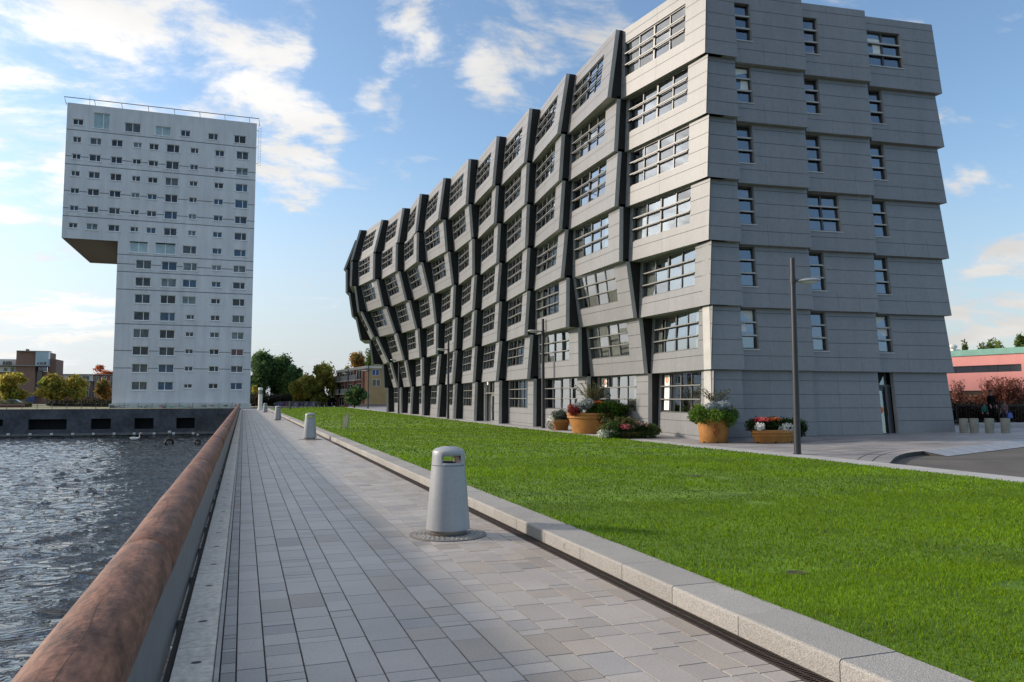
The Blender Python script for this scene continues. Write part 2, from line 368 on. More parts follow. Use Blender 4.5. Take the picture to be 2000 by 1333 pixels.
# inner core: floor slabs, back wall, far wall and roof of the building
mb=MB()
for r in range(7):
    for j in range(1,13):
        x=max(RX(j-1,r)[1],RX(j,r)[1])+1.45; 
        mb.box(x,30.,YB[j-1]+(.9 if j==1 else -.001*j),YB[j]-.01,ZL[r]+.02,ZL[r+1]-.02)
obj('core_wall',mb,DARK,wave,org=B0)
mb=MB(); mb.box(17.9,29.9,27.0,31.6,18.2,18.75)
for j in range(2,13): mb.box(max(RX(j-1,6)[0],RX(j,6)[0])+.6,30.1,YB[j-1],YB[j]-.01,18.4,18.75+.002*j)
obj('roof',mb,M('roof membrane',(.12,.12,.12),.9,var=.2,scale=.5),wave,org=B0)
mb=MB(); mb.box(30.0,30.12,26.7,YB[12],-.2,19.1); mb.box(17.6,30.,YB[12]+.01,YB[12]+.2,-.2,18.9); obj('rear_wall',mb,CLAD,wave,org=B0)

# ------------------------------------------------------------------ the white tower over the water
YT=142.; TZ=.1
TWALL=M('tower render',(.63,.625,.64),.7,var=.07,scale=.25,v2=.06,s2=.9,stretch=(1,1,.35)); weather(TWALL,.0,.14,.8,.06); TGRO=M('tower groove',(.33,.33,.34),.8)
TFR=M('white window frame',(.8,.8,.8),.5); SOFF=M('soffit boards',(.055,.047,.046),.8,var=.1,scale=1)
t0=np.array([-20.,YT,TZ]); tower=empty('white_tower',t0)
T(tower,'tall white apartment tower with a hammer shaped top overhanging on the left','tower')
def tw(lst,ox,oy,sc): return [(ox+a*sc,ox+b*sc,oy+c*sc,oy+d*sc) for a,b,c,d in lst]
s1,s2=.2701,.2776
TR=[tw(l,100,170,s1) for l in (
[(155,233,232,275),(305,424,190,303),(530,648,262,328),(752,866,287,353),(935,1006,314,358),(1133,1206,337,382),(1322,1409,352,408)],
[(155,218,360,402),(278,363,370,418),(434,518,383,432),(592,655,402,440),(707,778,411,455),(833,928,418,475),(1006,1066,442,480),(1184,1252,459,502),(1338,1427,468,525)],
[(149,213,484,522),(273,358,490,538),(430,515,505,553),(586,650,522,558),(701,774,533,573),(827,924,538,596),(1002,1063,563,600),(1181,1250,578,617),(1335,1424,586,640)],
[(142,207,607,645),(267,352,614,662),(425,509,628,678),(582,645,645,682),(697,770,655,695),(823,920,658,715),(998,1058,682,718),(1178,1246,694,735),(1332,1420,703,758)],
[(136,202,732,770),(260,347,738,786),(418,503,750,798),(577,640,766,802),(693,765,775,815),(820,915,779,835),(994,1054,800,836),(1174,1243,812,853),(1327,1421,818,878)],
[(131,197,858,895),(256,342,863,910),(414,497,874,920),(572,635,890,926),(689,761,897,938),(816,912,900,957),(991,1050,920,957),(1171,1240,930,970),(1326,1415,937,990)],
[(124,190,983,1020),(251,336,988,1035),(409,493,998,1045),(569,630,1013,1048),(685,756,1018,1060),(812,908,1021,1076),(986,1046,1040,1077),(1167,1236,1050,1090),(1322,1412,1056,1110)],
[(566,698,1120,1197),(752,898,1130,1210),(948,1050,1150,1208),(1163,1233,1168,1210),(1319,1408,1177,1228)])]
TR+=[tw(l,180,450,s2) for l in (
[(305,417,210,272),(487,597,221,283),(638,738,230,285),(841,908,247,284),(992,1080,250,298)],
[(301,412,332,395),(483,592,340,400),(634,734,348,403),(838,905,363,402),(988,1076,368,415)],
[(297,408,451,515),(478,588,458,518),(630,730,466,521),(834,901,482,519),(985,1073,484,535)],
[(290,405,573,635),(474,584,579,640),(659,718,596,628),(831,898,600,637),(983,1071,600,652)],
[(286,400,695,758),(472,580,702,763),(655,714,717,750),(827,894,720,757),(979,1067,719,769)],
[(281,396,818,880),(468,578,823,883),(652,711,838,870),(823,891,838,876),(975,1064,837,884)],
[(277,391,941,1002),(463,574,944,1003),(648,708,959,992),(820,889,958,996),(974,1060,955,1002)],
[(274,387,1066,1126),(459,570,1067,1127),(644,703,1083,1112),(817,885,1079,1116),(971,1057,1074,1123)])]
def tz(x,y): return atY(x,y,YT)[2]
TRW=[]
for row in TR:
    R=[]
    for a,b,c,d in row:
        m=(a+b)/2; yy=(c+d)/2
        R.append((atY(a,yy,YT)[0],atY(b,yy,YT)[0],tz(m,d),tz(m,c)))
    TRW.append(R)
TXL=np.mean([atY(x,y,YT)[0] for x,y in((130,205),(126,330),(122,460))]); TXS=np.mean([atY(x,y,YT)[0] for x,y in((228,515),(224,650),(218,795))])
TXR=np.mean([atY(x,y,YT)[0] for x,y in((502,240),(495,500),(488,795))])
TTOP=(tz(131,201)+tz(502,241))/2; TSOF=(tz(122,466)+tz(228,470))/2; TD=25.
gro=[(100+a*s1,170+b*s1) for a,b in((800,375),(800,560),(800,617),(800,803),(800,925),(800,980))]+[(180+a*s2,450+b*s2) for a,b in((650,195),(650,258),(650,312),(650,433),(650,671),(650,855),(650,975),(650,1035))]
GZ=sorted(tz(*g) for g in gro)
mb=MB()
def wallrect(x0,x1,z0,z1):
    cuts=[z0]+[g for g in GZ if z0+.05<g<z1-.05]+[z1]
    for a,b in zip(cuts,cuts[1:]):
        aa=a+(.07 if a in GZ else 0); bb=b-(.07 if b in GZ else 0)
        mb.quad((x0,YT,aa),(x1,YT,aa),(x1,YT,bb),(x0,YT,bb))
        if a in GZ: mb.quad((x0,YT+.09,a-.095),(x1,YT+.09,a-.095),(x1,YT+.09,a+.095),(x0,YT+.09,a+.095),1)
zt=[min(w[2] for w in R) for R in TRW]; zT=[max(w[3] for w in R) for R in TRW]
bands=[TTOP]+[(zt[i]+zT[i+1])/2 for i in range(len(TRW)-1)]+[TZ]
bands[7]=TSOF
for i,R in enumerate(TRW):
    top,bot=bands[i],bands[i+1]; xl=TXL if i<7 else TXS; x=xl
    for a,b,c,d in R:
        wallrect(x,a,bot,top); wallrect(a,b,d,top); wallrect(a,b,bot,c); x=b
        rv=.34
        mb.quad((a,YT,c),(b,YT,c),(b,YT+rv,c),(a,YT+rv,c)); mb.quad((a,YT,d),(b,YT,d),(b,YT+rv,d),(a,YT+rv,d)); mb.quad((a,YT,c),(a,YT,d),(a,YT+rv,d),(a,YT+rv,c)); mb.quad((b,YT,c),(b,YT,d),(b,YT+rv,d),(b,YT+rv,c))
    wallrect(x,TXR,bot,top)
Y2=YT+TD
mb.quad((TXR,YT,TZ),(TXR,Y2,TZ),(TXR,Y2,TTOP),(TXR,YT,TTOP)); mb.quad((TXL,YT,TSOF),(TXL,Y2,TSOF),(TXL,Y2,TTOP),(TXL,YT,TTOP)); mb.quad((TXS,YT,TZ),(TXS,Y2,TZ),(TXS,Y2,TSOF),(TXS,YT,TSOF))
mb.quad((TXL,Y2,TSOF),(TXR,Y2,TSOF),(TXR,Y2,TTOP),(TXL,Y2,TTOP)); mb.quad((TXS,Y2,TZ),(TXR,Y2,TZ),(TXR,Y2,TSOF),(TXS,Y2,TSOF)); mb.quad((TXL,YT,TTOP-.25),(TXR,YT,TTOP-.25),(TXR,Y2,TTOP-.25),(TXL,Y2,TTOP-.25))
obj('wall',mb,[TWALL,TGRO],tower,org=t0)
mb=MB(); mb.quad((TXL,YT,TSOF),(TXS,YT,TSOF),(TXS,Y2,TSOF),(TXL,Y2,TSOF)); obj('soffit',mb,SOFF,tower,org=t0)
allw=sorted([w for R in TRW for w in R],key=lambda w:-(w[1]-w[0])*(w[3]-w[2]))
TINT=[(.05,.055,.065),(.07,.08,.09),(.04,.05,.07),(.10,.11,.12),(.035,.035,.04),(.05,.09,.15),(.16,.19,.2)]
TPANE=[M('tower pane %d'%i,c,.1,spec=.3,var=.5,scale=.9) for i,c in enumerate(TINT)]
TLIT=M('tower pane blue',(.04,.12,.2),.05,spec=.8); TPALE=M('tower pane pale',(.33,.42,.44),.1,var=.2,scale=.8); TRED=M('tower pane red',(.1,.02,.03),.1)
rest=MB(); rfr=MB()
def twin(w,fr,pn):
    a,b,c,d=w; t=.1; y=YT+.2
    fr.box(a,a+t,y-.03,y+.1,c,d); fr.box(b-t,b,y-.03,y+.1,c,d); fr.box(a+t,b-t,y-.03,y+.1,c,c+t); fr.box(a+t,b-t,y-.03,y+.1,d-t*.7,d)
    m=lerp(a,b,random.choice([.5,.5,.45,.6])); fr.box(m-.05,m+.05,y,y+.1,c+t,d-t*.7)
    fr.box(a-.12,b+.12,YT-.1,YT+.02,c-.09,c)
    for x0,x1 in((a+t,m-.05),(m+.05,b-t)):
        e=random.gauss(0,.02); pn.quad((x0,y+.05+e,c+t),(x1,y+.05-e,c+t),(x1,y+.05-e,d-t*.7),(x0,y+.05+e,d-t*.7))
for k,w in enumerate(allw):
    if k<99:
        fr=MB(); pn=MB(); twin(w,fr,pn); o=obj('window',fr,TFR,tower,org=t0)
        pm=random.choice(TPANE)
        if (w[1]-w[0])>2.2 and w[3]-w[2]>1.6: pm=TPALE
        if abs(w[0]-TRW[13][4][0])<.3 and abs(w[2]-TRW[13][4][2])<.3: pm=TRED
        obj('pane',pn,pm,o,org=t0)
    else: twin(w,rfr,rest)
o=obj('window',rfr,TFR,tower,org=t0); o['kind']='stuff'; obj('pane',rest,TPANE[0],o,org=t0)
mb=MB(); zr=TTOP+.85
mb.tube([(TXL-.25,YT+.6,TTOP-.15),(TXL-.45,YT-.2,zr),(TXR+.35,YT-.2,zr),(TXR+.45,YT+.5,TTOP-.2)],.075,8); mb.tube([(TXL+.1,YT+.3,TTOP+.02),(TXR,YT+.3,TTOP+.02)],.06,6)
for i in range(1,8):
    x=lerp(TXL,TXR,i/7.3); mb.tube([(x,YT+.4,TTOP-.02),(x-.1,YT-.2,zr)],.05,6)
mb.tube([(TXL+3.1,YT+1.,TTOP),(TXL+3.1,YT+1.,TTOP+2.)],.04,5)
obj('roof_rail',mb,M('galvanised rail',(.3,.3,.31),.5,.4),tower,org=t0)
mb=MB()
for dx in(.35,.75): mb.tube([(TXR+dx,YT+1.,TTOP-7.5),(TXR+dx,YT+1.,TTOP)],.022,6)
for i in range(14): mb.tube([(TXR+.35,YT+1,TTOP-7.3+i*.52),(TXR+.75,YT+1,TTOP-7.3+i*.52)],.016,5)
for z in(TTOP-7,TTOP-4,TTOP-1): mb.tube([(TXR,YT+1.,z),(TXR+.35,YT+1.,z)],.04,5)
obj('roof_ladder',mb,FRAME,tower,org=t0)

# ------------------------------------------------------------------ ground, water, quays
WZ=-3.45; YQ=118.
gm_=M('distant ground',(.16,.165,.10),.95,var=.3,scale=.05)
mb=MB(); B=900
mb.quad((-.5,-60,-.45),(B,-60,-.45),(B,YQ,-.45),(-.5,YQ,-.45)); mb.quad((-B,YQ+.5,-.2),(B,YQ+.5,-.2),(B,2500,-.2),(-B,2500,-.2))
mb.quad((-B,YQ+.5,-.2),(-B,2500,-.2),(-2500,2500,-.2),(-2500,YQ+.5,-.2)); mb.quad((B,-60,-.45),(2500,-60,-.45),(2500,2500,-.45),(B,2500,-.45))
mb.quad((-.5,-400,-.45),(2500,-400,-.45),(2500,-60.,-.45),(-.5,-60.,-.45))
T(obj('ground',mb,gm_),kind='structure')
def water_mat():
    m=M('lake water',(.004,.006,.008),.03,spec=.6); nt=m.node_tree; N=nt.nodes; L=nt.links; b=N['Principled BSDF']; b.inputs['IOR'].default_value=1.58
    tc=N.new('ShaderNodeTexCoord'); mp=N.new('ShaderNodeMapping'); mp.inputs['Scale'].default_value=(.8,2.0,1.); mp.inputs['Rotation'].default_value=(0,0,rad(-14)); L.new(tc.outputs['Object'],mp.inputs[0])
    n1=N.new('ShaderNodeTexNoise'); n1.inputs['Scale'].default_value=1.35; n1.inputs['Detail'].default_value=3.; n1.inputs['Roughness'].default_value=.5; n1.inputs['Distortion'].default_value=.6; L.new(mp.outputs[0],n1.inputs[0])
    bp=N.new('ShaderNodeBump'); bp.inputs['Strength'].default_value=1.; bp.inputs['Distance'].default_value=.24; L.new(n1.outputs['Fac'],bp.inputs['Height']); L.new(bp.outputs[0],b.inputs['Normal']); return m
WAT=water_mat()
nx,ny=300,420
xs=-.42-(np.linspace(0,1,nx)**1.5)*95; ys=-6+(np.linspace(0,1,ny)**1.25)*(YQ+5.9)
XX,YY=np.meshgrid(xs,ys); Z=np.zeros_like(XX)
for i in range(46):
    lam=.55*1.055**i if i<34 else 3.6+.4*(i-34); k=2*math.pi/lam; th=RNG.normal(1.95,.5); a=.0075*lam**.7 if i<34 else .005
    Z+=a*np.sin(k*(XX*math.cos(th)+YY*math.sin(th))+RNG.uniform(0,6.28))
Z=np.where(Z>0,Z*1.15,Z*.85)
idx=np.arange(nx*ny).reshape(ny,nx); q=np.stack([idx[:-1,:-1],idx[1:,:-1],idx[1:,1:],idx[:-1,1:]],-1).reshape(-1,4)
V=np.stack([XX,YY,Z+WZ],-1).reshape(-1,3)
T(npobj('water',V,q,WAT,smooth=True),kind='structure')
mb=MB(); mb.quad((-900,-400,WZ-.12),(-.3,-400,WZ-.12),(-.3,YQ+.2,WZ-.12),(-900,YQ+.2,WZ-.12)); T(obj('water_basin',mb,WAT),kind='structure')
# far quay wall with dark openings
CONC=M('dark quay concrete',(.075,.078,.088),.85,var=.45,scale=.35,v2=.25,s2=2.); LEDGE=M('quay ledge',(.17,.165,.16),.85,var=.2,scale=1)
q0=np.array([-40.,YQ,0]); quay=empty('quay_wall',q0); T(quay,'dark stained concrete quay wall with black openings below the white tower','wall')
ops=[]
for a,b,c,d in ((-40,35,178,236),(254,588,176,268),(797,970,170,263),(1175,1340,166,260),(1537,1697,163,256)):
    x0,x1,y0,y1=[k*.225 for k in(a,b,c,d)]; ops.append((atY(x0,VPY,YQ)[0],atY(x1,VPY,YQ)[0],atY(x0,780+y1,YQ)[2],atY(x0,780+y0,YQ)[2]))
ztop=.22; zb=atY(225,780+66,YQ)[2]
mb=MB(); x=-140.
for a,b,c,d in ops:
    for X0,X1,Z0,Z1 in((x,a,zb,ztop),(a,b,d,ztop),(a,b,zb,c)): mb.quad((X0,YQ,Z0),(X1,YQ,Z0),(X1,YQ,Z1),(X0,YQ,Z1))
    for Z in(c,d): mb.quad((a,YQ,Z),(b,YQ,Z),(b,YQ+1.,Z),(a,YQ+1.,Z))
    for X in(a,b): mb.quad((X,YQ,c),(X,YQ,d),(X,YQ+1.,d),(X,YQ+1.,c))
    x=b
mb.quad((x,YQ,zb),(-.3,YQ,zb),(-.3,YQ,ztop),(x,YQ,ztop)); mb.quad((-140,YQ,ztop),(-.3,YQ,ztop),(-.3,YQ+.5,ztop),(-140,YQ+.5,ztop)); mb.quad((-140,YQ+.5,-.4),(-.3,YQ+.5,-.4),(-.3,YQ+.5,ztop),(-140,YQ+.5,ztop))
obj('wall_face',mb,CONC,quay,org=q0)
mb=MB(); mb.box(-140,-.4,YQ+.9,YQ+1.,zb,0.); obj('opening_back',mb,M('black opening',(.006,.006,.007),.9),quay,org=q0)
mb=MB(); mb.box(-140,-.4,YQ-.5,YQ-.003,zb-.28,zb+.0); obj('ledge',mb,LEDGE,quay,org=q0)
mb=MB(); mb.box(-140,-.4,YQ-.1,YQ+.4,WZ-.5,zb-.29); obj('footing',mb,M('wet footing',(.012,.012,.013),.5),quay,org=q0)
g='white lights along the quay ledge'; WLT=M('white fender',(.72,.72,.7),.5)
proto=None; names=['first','second']
for k,cx in enumerate((72,262,449,632,812,991,1166,1339,1508,1677)):
    p=atY(cx*.225,780+306*.225-(k*.25),YQ-.55)
    if proto is None:
        mb=MB(); mb.box(-.17,.17,-.12,.0,-.14,.14); mb.box(-.13,.13,-.15,-.121,-.1,.1); proto=obj('quay_light',mb,WLT,loc=p); o=proto
    else: o=proto.copy(); COL.objects.link(o); o.location=tuple(p)
    T(o,'small square white light fixed on the far quay ledge just above the water','light',g)
# quay railing along the top of the far wall
rl=empty('quay_railing',(-30,YQ+.3,ztop)); T(rl,'thin wire railing with slim posts on top of the far quay wall','railing')
mb=MB(); og=(-30,YQ+.3,ztop)
for z in(.25,.5,.78): mb.tube([(-60,YQ+.3,ztop+z),(-1,YQ+.3,ztop+z)],.018,5)
obj('wire',mb,FRAME,rl,org=og)
for i in range(34):
    x=-1.5-i*1.75; mb=MB(); mb.box(x-.03,x+.03,YQ+.27,YQ+.33,ztop,ztop+.8); obj('post',mb,FRAME,rl,org=og)
# pale plinth with graffiti below the tower
mb=MB(); mb.box(TXS-.2,TXR+.2,YT-1.5,YT-.05,-.2,.75)
gw=obj('low_wall',mb,M('pale low wall',(.55,.56,.50),.8,var=.15,scale=.6),org=(-10,YT,0),loc=(-10,YT,0)); T(gw,'low pale wall with faded graffiti at the foot of the white tower','wall')
GC=[M('graffiti %d'%i,c,.7) for i,c in enumerate(((.12,.42,.28),(.55,.18,.22),(.75,.75,.75),(.1,.1,.12)))]
for i in range(26):
    mb=MB(); x=TXS+.3+(random.random()**1.6)*8 if i<17 else random.uniform(TXS+9,TXR-1); z=random.uniform(.1,.5); pts=[(x+random.uniform(-.5,.5)*(k%2*2-1),YT-1.51-.001*i,z+random.uniform(-.2,.2)+.04*k) for k in range(5)]
    w=.05
    for a,b in zip(pts,pts[1:]): mb.quad((a[0],a[1],a[2]-w),(b[0],a[1],b[2]-w),(b[0],a[1],b[2]+w),(a[0],a[1],a[2]+w))
    obj('graffiti_stroke',mb,GC[i%4],gw,org=(-10,YT,0))

# ------------------------------------------------------------------ promenade
def paver_mat():
    m=M('granite setts',(1.,1.,1.),.46,var=.15,scale=1.1,tint=True,v2=.12,s2=60.,bump=.07,bscale=45.); return m
PAV=paver_mat(); JNT=M('dirty joint',(.045,.042,.038),.95)
mb=MB(); mb.quad((-.42,-8,-.012),(3.27,-8,-.012),(3.27,YQ+6,-.012),(-.42,YQ+6,-.012)); mb.quad((3.27,YQ-2,-.013),(60,YQ-2,-.013),(60,YQ+6,-.013),(3.27,YQ+6,-.013)); T(obj('joint_bed',mb,JNT),kind='structure')
edges=[0,.176,.408,.685,.87,1.16,1.42,1.66,1.93,2.13,2.40,2.66,2.87,3.06,3.235]
V=[];Q_=[];tc=[]
def paver(x0,x1,y0,y1,col,g=.0035,b=.002,dz=0):
    n=len(V); x0+=g;x1-=g;y0+=g;y1-=g; z=dz
    V.extend([(x0,y0,z-.012),(x1,y0,z-.012),(x1,y1,z-.012),(x0,y1,z-.012),(x0+b,y0+b,z),(x1-b,y0+b,z),(x1-b,y1-b,z),(x0+b,y1-b,z)])
    for f in((4,5,6,7),(0,1,5,4),(1,2,6,5),(2,3,7,6),(3,0,4,7)): Q_.append([n+i for i in f]); tc.append(col)
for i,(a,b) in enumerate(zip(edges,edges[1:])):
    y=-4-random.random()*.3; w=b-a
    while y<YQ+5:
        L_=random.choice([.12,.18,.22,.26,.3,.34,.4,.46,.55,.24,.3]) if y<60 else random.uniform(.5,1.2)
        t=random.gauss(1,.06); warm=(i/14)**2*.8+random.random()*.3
        base=np.array([.39,.368,.35])*(1-warm)+np.array([.35,.315,.29])*warm  # paler stone by the railing, lightened to offset its shade; warmer towards the kerb
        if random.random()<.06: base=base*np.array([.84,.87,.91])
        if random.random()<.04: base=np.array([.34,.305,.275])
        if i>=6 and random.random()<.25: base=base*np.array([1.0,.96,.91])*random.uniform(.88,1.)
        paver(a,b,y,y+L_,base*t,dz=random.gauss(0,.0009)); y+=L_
y=-4.
while y<YQ+5:
    L_=random.choice([.06,.09,.12,.18,.24,.3]); base=np.array([.27,.26,.25])*random.gauss(1,.12)
    if random.random()<.12: base=np.array([.30,.2,.16])
    paver(-.095,0,y,y+L_,base); y+=L_
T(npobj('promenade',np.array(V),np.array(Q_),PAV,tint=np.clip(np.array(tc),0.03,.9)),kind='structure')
# concrete edge strip along the water, with dark plugs and a metal trim
V=[];Q_=[];tc=[]; y=-4.; plugs=[]
while y<YQ:
    L_=random.choice([1.15,1.2,.75,1.2]); paver(-.385,-.13,y,y+L_,np.array([.70,.66,.59])*random.gauss(1,.06),g=.003,b=.006,dz=.004); plugs.append((-.25+random.gauss(0,.01),y+L_*.55)); y+=L_
STRIP=M('edge concrete',(1,1,1),.75,var=.14,scale=3.5,tint=True,v2=.2,s2=18.,bump=.2,bscale=70.)
T(npobj('edge_strip',np.array(V),np.array(Q_),STRIP,tint=np.array(tc)),kind='structure')
mb=MB()
for x,y in plugs[:70]: mb.poly([(x+.034*math.cos(a),y+.022*math.sin(a),.0062) for a in np.linspace(0,2*math.pi,14,endpoint=False)])
T(obj('edge_strip_plug',mb,M('dark plug',(.09,.085,.08),.8)),kind='structure')
mb=MB(); mb.box(-.128,-.1,-4,YQ,-.011,.006); T(obj('edge_trim',mb,M('zinc trim',(.34,.335,.32),.5,.3,var=.2,scale=6)),kind='structure')
mb=MB(); mb.quad((-.384,-8,-5),(-.384,YQ,-5),(-.384,YQ,-.008),(-.384,-8,-.008)); T(obj('promenade_wall',mb,M('wet promenade wall',(.10,.095,.075),.8,var=.4,scale=1.5)),kind='structure')
mb=MB()
y=-3.
while y<YQ-2: mb.box(-.62,-.385,y,y+2.4,-1.0,-.85); y+=3.3
T(obj('fender_beam',mb,M('muddy timber beam',(.12,.10,.065),.85,var=.4,scale=3)),'muddy timber beam just above the water below the railing','beam')
# log railing
def log_mat():
    m=M('weathered log',(.075,.030,.019),.6,var=.25,scale=4.5,col2=(.225,.105,.066),stretch=(2.4,.7,2.4),v2=.34,s2=20.,spec=.3,detail=9); nt=m.node_tree; N=nt.nodes; L=nt.links; b=N['Principled BSDF']
    tc=N.new('ShaderNodeTexCoord'); wv=N.new('ShaderNodeTexWave'); wv.wave_type='BANDS'; wv.bands_direction='Y'; wv.inputs['Scale'].default_value=4.2; wv.inputs['Distortion'].default_value=7.; wv.inputs['Detail'].default_value=2.; wv.inputs['Detail Scale'].default_value=.8
    L.new(tc.outputs['Object'],wv.inputs['Vector'])
    src=b.inputs['Base Color'].links[0].from_socket
    pr=N.new('ShaderNodeValToRGB'); sp=N.new('ShaderNodeSeparateXYZ'); L.new(tc.outputs['Object'],sp.inputs[0])
    ml=N.new('ShaderNodeMath'); ml.operation='MULTIPLY_ADD'; ml.inputs[1].default_value=.1; ml.inputs[2].default_value=.5; L.new(sp.outputs['Y'],ml.inputs[0])
    nn=N.new('ShaderNodeTexNoise'); nn.inputs['Scale'].default_value=.45; L.new(tc.outputs['Object'],nn.inputs[0])
    mr=N.new('ShaderNodeMapRange'); mr.inputs['From Min'].default_value=.4; mr.inputs['From Max'].default_value=.6; mr.inputs['To Min'].default_value=.1; mr.inputs['To Max'].default_value=.7; L.new(nn.outputs['Fac'],mr.inputs[0])
    mx=N.new('ShaderNodeMix'); mx.data_type='RGBA'; mx.blend_type='MULTIPLY'; rp=N.new('ShaderNodeValToRGB'); rp.color_ramp.elements[0].color=(.62,.55,.5,1); rp.color_ramp.elements[1].color=(1.2,1.15,1.1,1)
    L.new(wv.outputs['Fac'],rp.inputs[0]); my=N.new('ShaderNodeMapRange'); my.inputs['From Min'].default_value=4.25; my.inputs['From Max'].default_value=4.29; L.new(sp.outputs['Y'],my.inputs[0]); mz=N.new('ShaderNodeMath'); mz.operation='MULTIPLY'; L.new(mr.outputs[0],mz.inputs[0]); L.new(my.outputs[0],mz.inputs[1]); L.new(mz.outputs[0],mx.inputs[0]); L.new(src,mx.inputs[6]); L.new(rp.outputs[0],mx.inputs[7]); L.new(mx.outputs[2],b.inputs['Base Color'])
    n3=N.new('ShaderNodeTexNoise'); n3.inputs['Scale'].default_value=26; n3.inputs['Detail'].default_value=6; L.new(tc.outputs['Object'],n3.inputs[0])
    ad=N.new('ShaderNodeMath'); ad.operation='MULTIPLY_ADD'; ad.inputs[1].default_value=.3; wm=N.new('ShaderNodeMath'); wm.operation='MULTIPLY'; L.new(wv.outputs['Fac'],wm.inputs[0]); L.new(mz.outputs[0],wm.inputs[1]); L.new(wm.outputs[0],ad.inputs[0]); L.new(n3.outputs['Fac'],ad.inputs[2])
    bp=N.new('ShaderNodeBump'); bp.inputs['Strength'].default_value=.55; bp.inputs['Distance'].default_value=.014; L.new(ad.outputs[0],bp.inputs['Height']); L.new(bp.outputs[0],b.inputs['Normal']); return m
LOG=log_mat(); STEEL=M('grey steel plate',(.13,.14,.15),.45,.35,var=.15,scale=3); CRACK=M('wood crack',(.03,.02,.015),.9)
RXc,RZc,RR=-.455,.86,.141; ro=(RXc,0,0)
rail=empty('log_railing',ro); T(rail,'long railing of thick brown round logs on a grey steel plate beside the promenade','railing')
y0=-1.05; k=0
while y0<YQ-1:
    y1=min(y0+5.32,YQ-.3); n=40 if y0<12 else 12; sg=40; V=[]
    ph=random.random()*9
    for i in range(n+1):
        t=i/n; y=lerp(y0+.004,y1-.004,t); r0=RR-(.008 if i in(0,n) else 0)
        if i==1: y=y0+.012
        if i==n-1: y=y1-.012
        for s in range(sg):
            a=2*math.pi*s/sg; r=r0*(1+.012*math.sin(2*a+y*1.1+ph)+.010*math.sin(3*a-y*2.3+ph)+.006*math.sin(5*a+y*5))
            V.append((r*math.cos(a),y,RZc+r*math.sin(a)))
    ii=np.arange((n+1)*sg).reshape(n+1,sg); jj=np.roll(ii,-1,axis=1); q=np.stack([ii[:-1],jj[:-1],jj[1:],ii[1:]],-1).reshape(-1,4)
    q=np.concatenate([q,np.array([[s,(s+1)%sg,(sg-2-s)%sg,(sg-1-s)%sg] for s in range(sg//2-1)])])
    lo=npobj('log',np.array(V),q,LOG,parent=rail,smooth=True)
    if k in(0,1):
        mb=MB()
        for (a0,ya,yb) in ((1.75,y0+.4,y0+3.4),(1.45,y0+2.2,y0+4.4)) if k==0 else ((1.6,y0+.3,y0+1.6),):
            m=34; pts=[]
            for i in range(m+1):
                y=lerp(ya,yb,i/m); a=a0+.10*math.sin(y*2.2)+.03*math.sin(y*9)+random.gauss(0,.012); r=RR*(1+.012*math.sin(2*a+y*1.1+ph)+.010*math.sin(3*a-y*2.3+ph)+.006*math.sin(5*a+y*5))+.0006; pts.append((a,y,r,.010*math.sin(math.pi*i/m)*random.uniform(.4,1)+.002))
            for p,q2 in zip(pts,pts[1:]):
                f=lambda a,y,r:(r*math.cos(a),y,RZc+r*math.sin(a))
                mb.quad(f(p[0]-p[3],p[1],p[2]),f(q2[0]-q2[3],q2[1],q2[2]),f(q2[0]+q2[3],q2[1],q2[2]),f(p[0]+p[3],p[1],p[2]))
        obj('crack',mb,CRACK,lo)
    y0=y1; k+=1
mb=MB(); mb.box(-.012,.012,-1,YQ-.3,-.05,.74); mb.box(-.05,.05,-1,YQ-.3,.715,.729); obj('web_plate',mb,STEEL,rail)
BOLT=M('bright bolt',(.75,.75,.74),.3,.6)
for i in range(78):
    y=.55+i*1.5; mb=MB(); mb.box(.013,.06,y-.012,y+.012,-.5,.0); o=obj('bracket',mb,STEEL,rail)
    if i<12:
        mb=MB()
        for z in np.linspace(-.44,-.03,9): mb.box(.0605,.068,y-.010,y+.010,z-.016,z+.016)
        obj('bolt_row',mb,BOLT,o)
# kerb, drain
KERB=M('granite kerb',(1,1,1),.72,var=.10,scale=3.,tint=True,v2=.3,s2=95.,bump=.5,bscale=120.)
V=[];Q_=[];tc=[]
y=-5.
def kz(): return random.gauss(0,.002)
while y<121:
    L_=random.choice([.95,1.0,1.05,.9]) if y<60 else 2.; a,b=y+.004,y+L_-.004; x0,x1,c=3.395,3.83,.018; z=.145+kz(); n=len(V)
    pr=[(x0,-.02),(x0,z-c),(x0+c*.35,z-c*.3),(x0+c,z),(x1,z),(x1,-.02)]
    for yy in(a,b): V+= [(px,yy,pz) for px,pz in pr]
    col=np.array([.31,.297,.28])*random.gauss(1,.06)
    for i in range(5): Q_.append([n+i,n+6+i,n+7+i,n+1+i]); tc.append(col)
    for e in(0,6): Q_.append([n+e,n+e+1,n+e+4,n+e+5]); tc.append(col); Q_.append([n+e+1,n+e+2,n+e+3,n+e+4]); tc.append(col)
    y+=L_
kb=npobj('kerb',np.array(V),np.array(Q_),KERB,tint=np.clip(np.array(tc),.03,.9)); T(kb,kind='structure')
mb=MB(); mb.quad((3.392,-5,-.03),(3.84,-5,-.03),(3.84,121,-.03),(3.392,121,-.03)); mb.box(3.41,3.82,-5,121,-.03,.12)
T(obj('kerb_bed',mb,JNT),kind='structure')
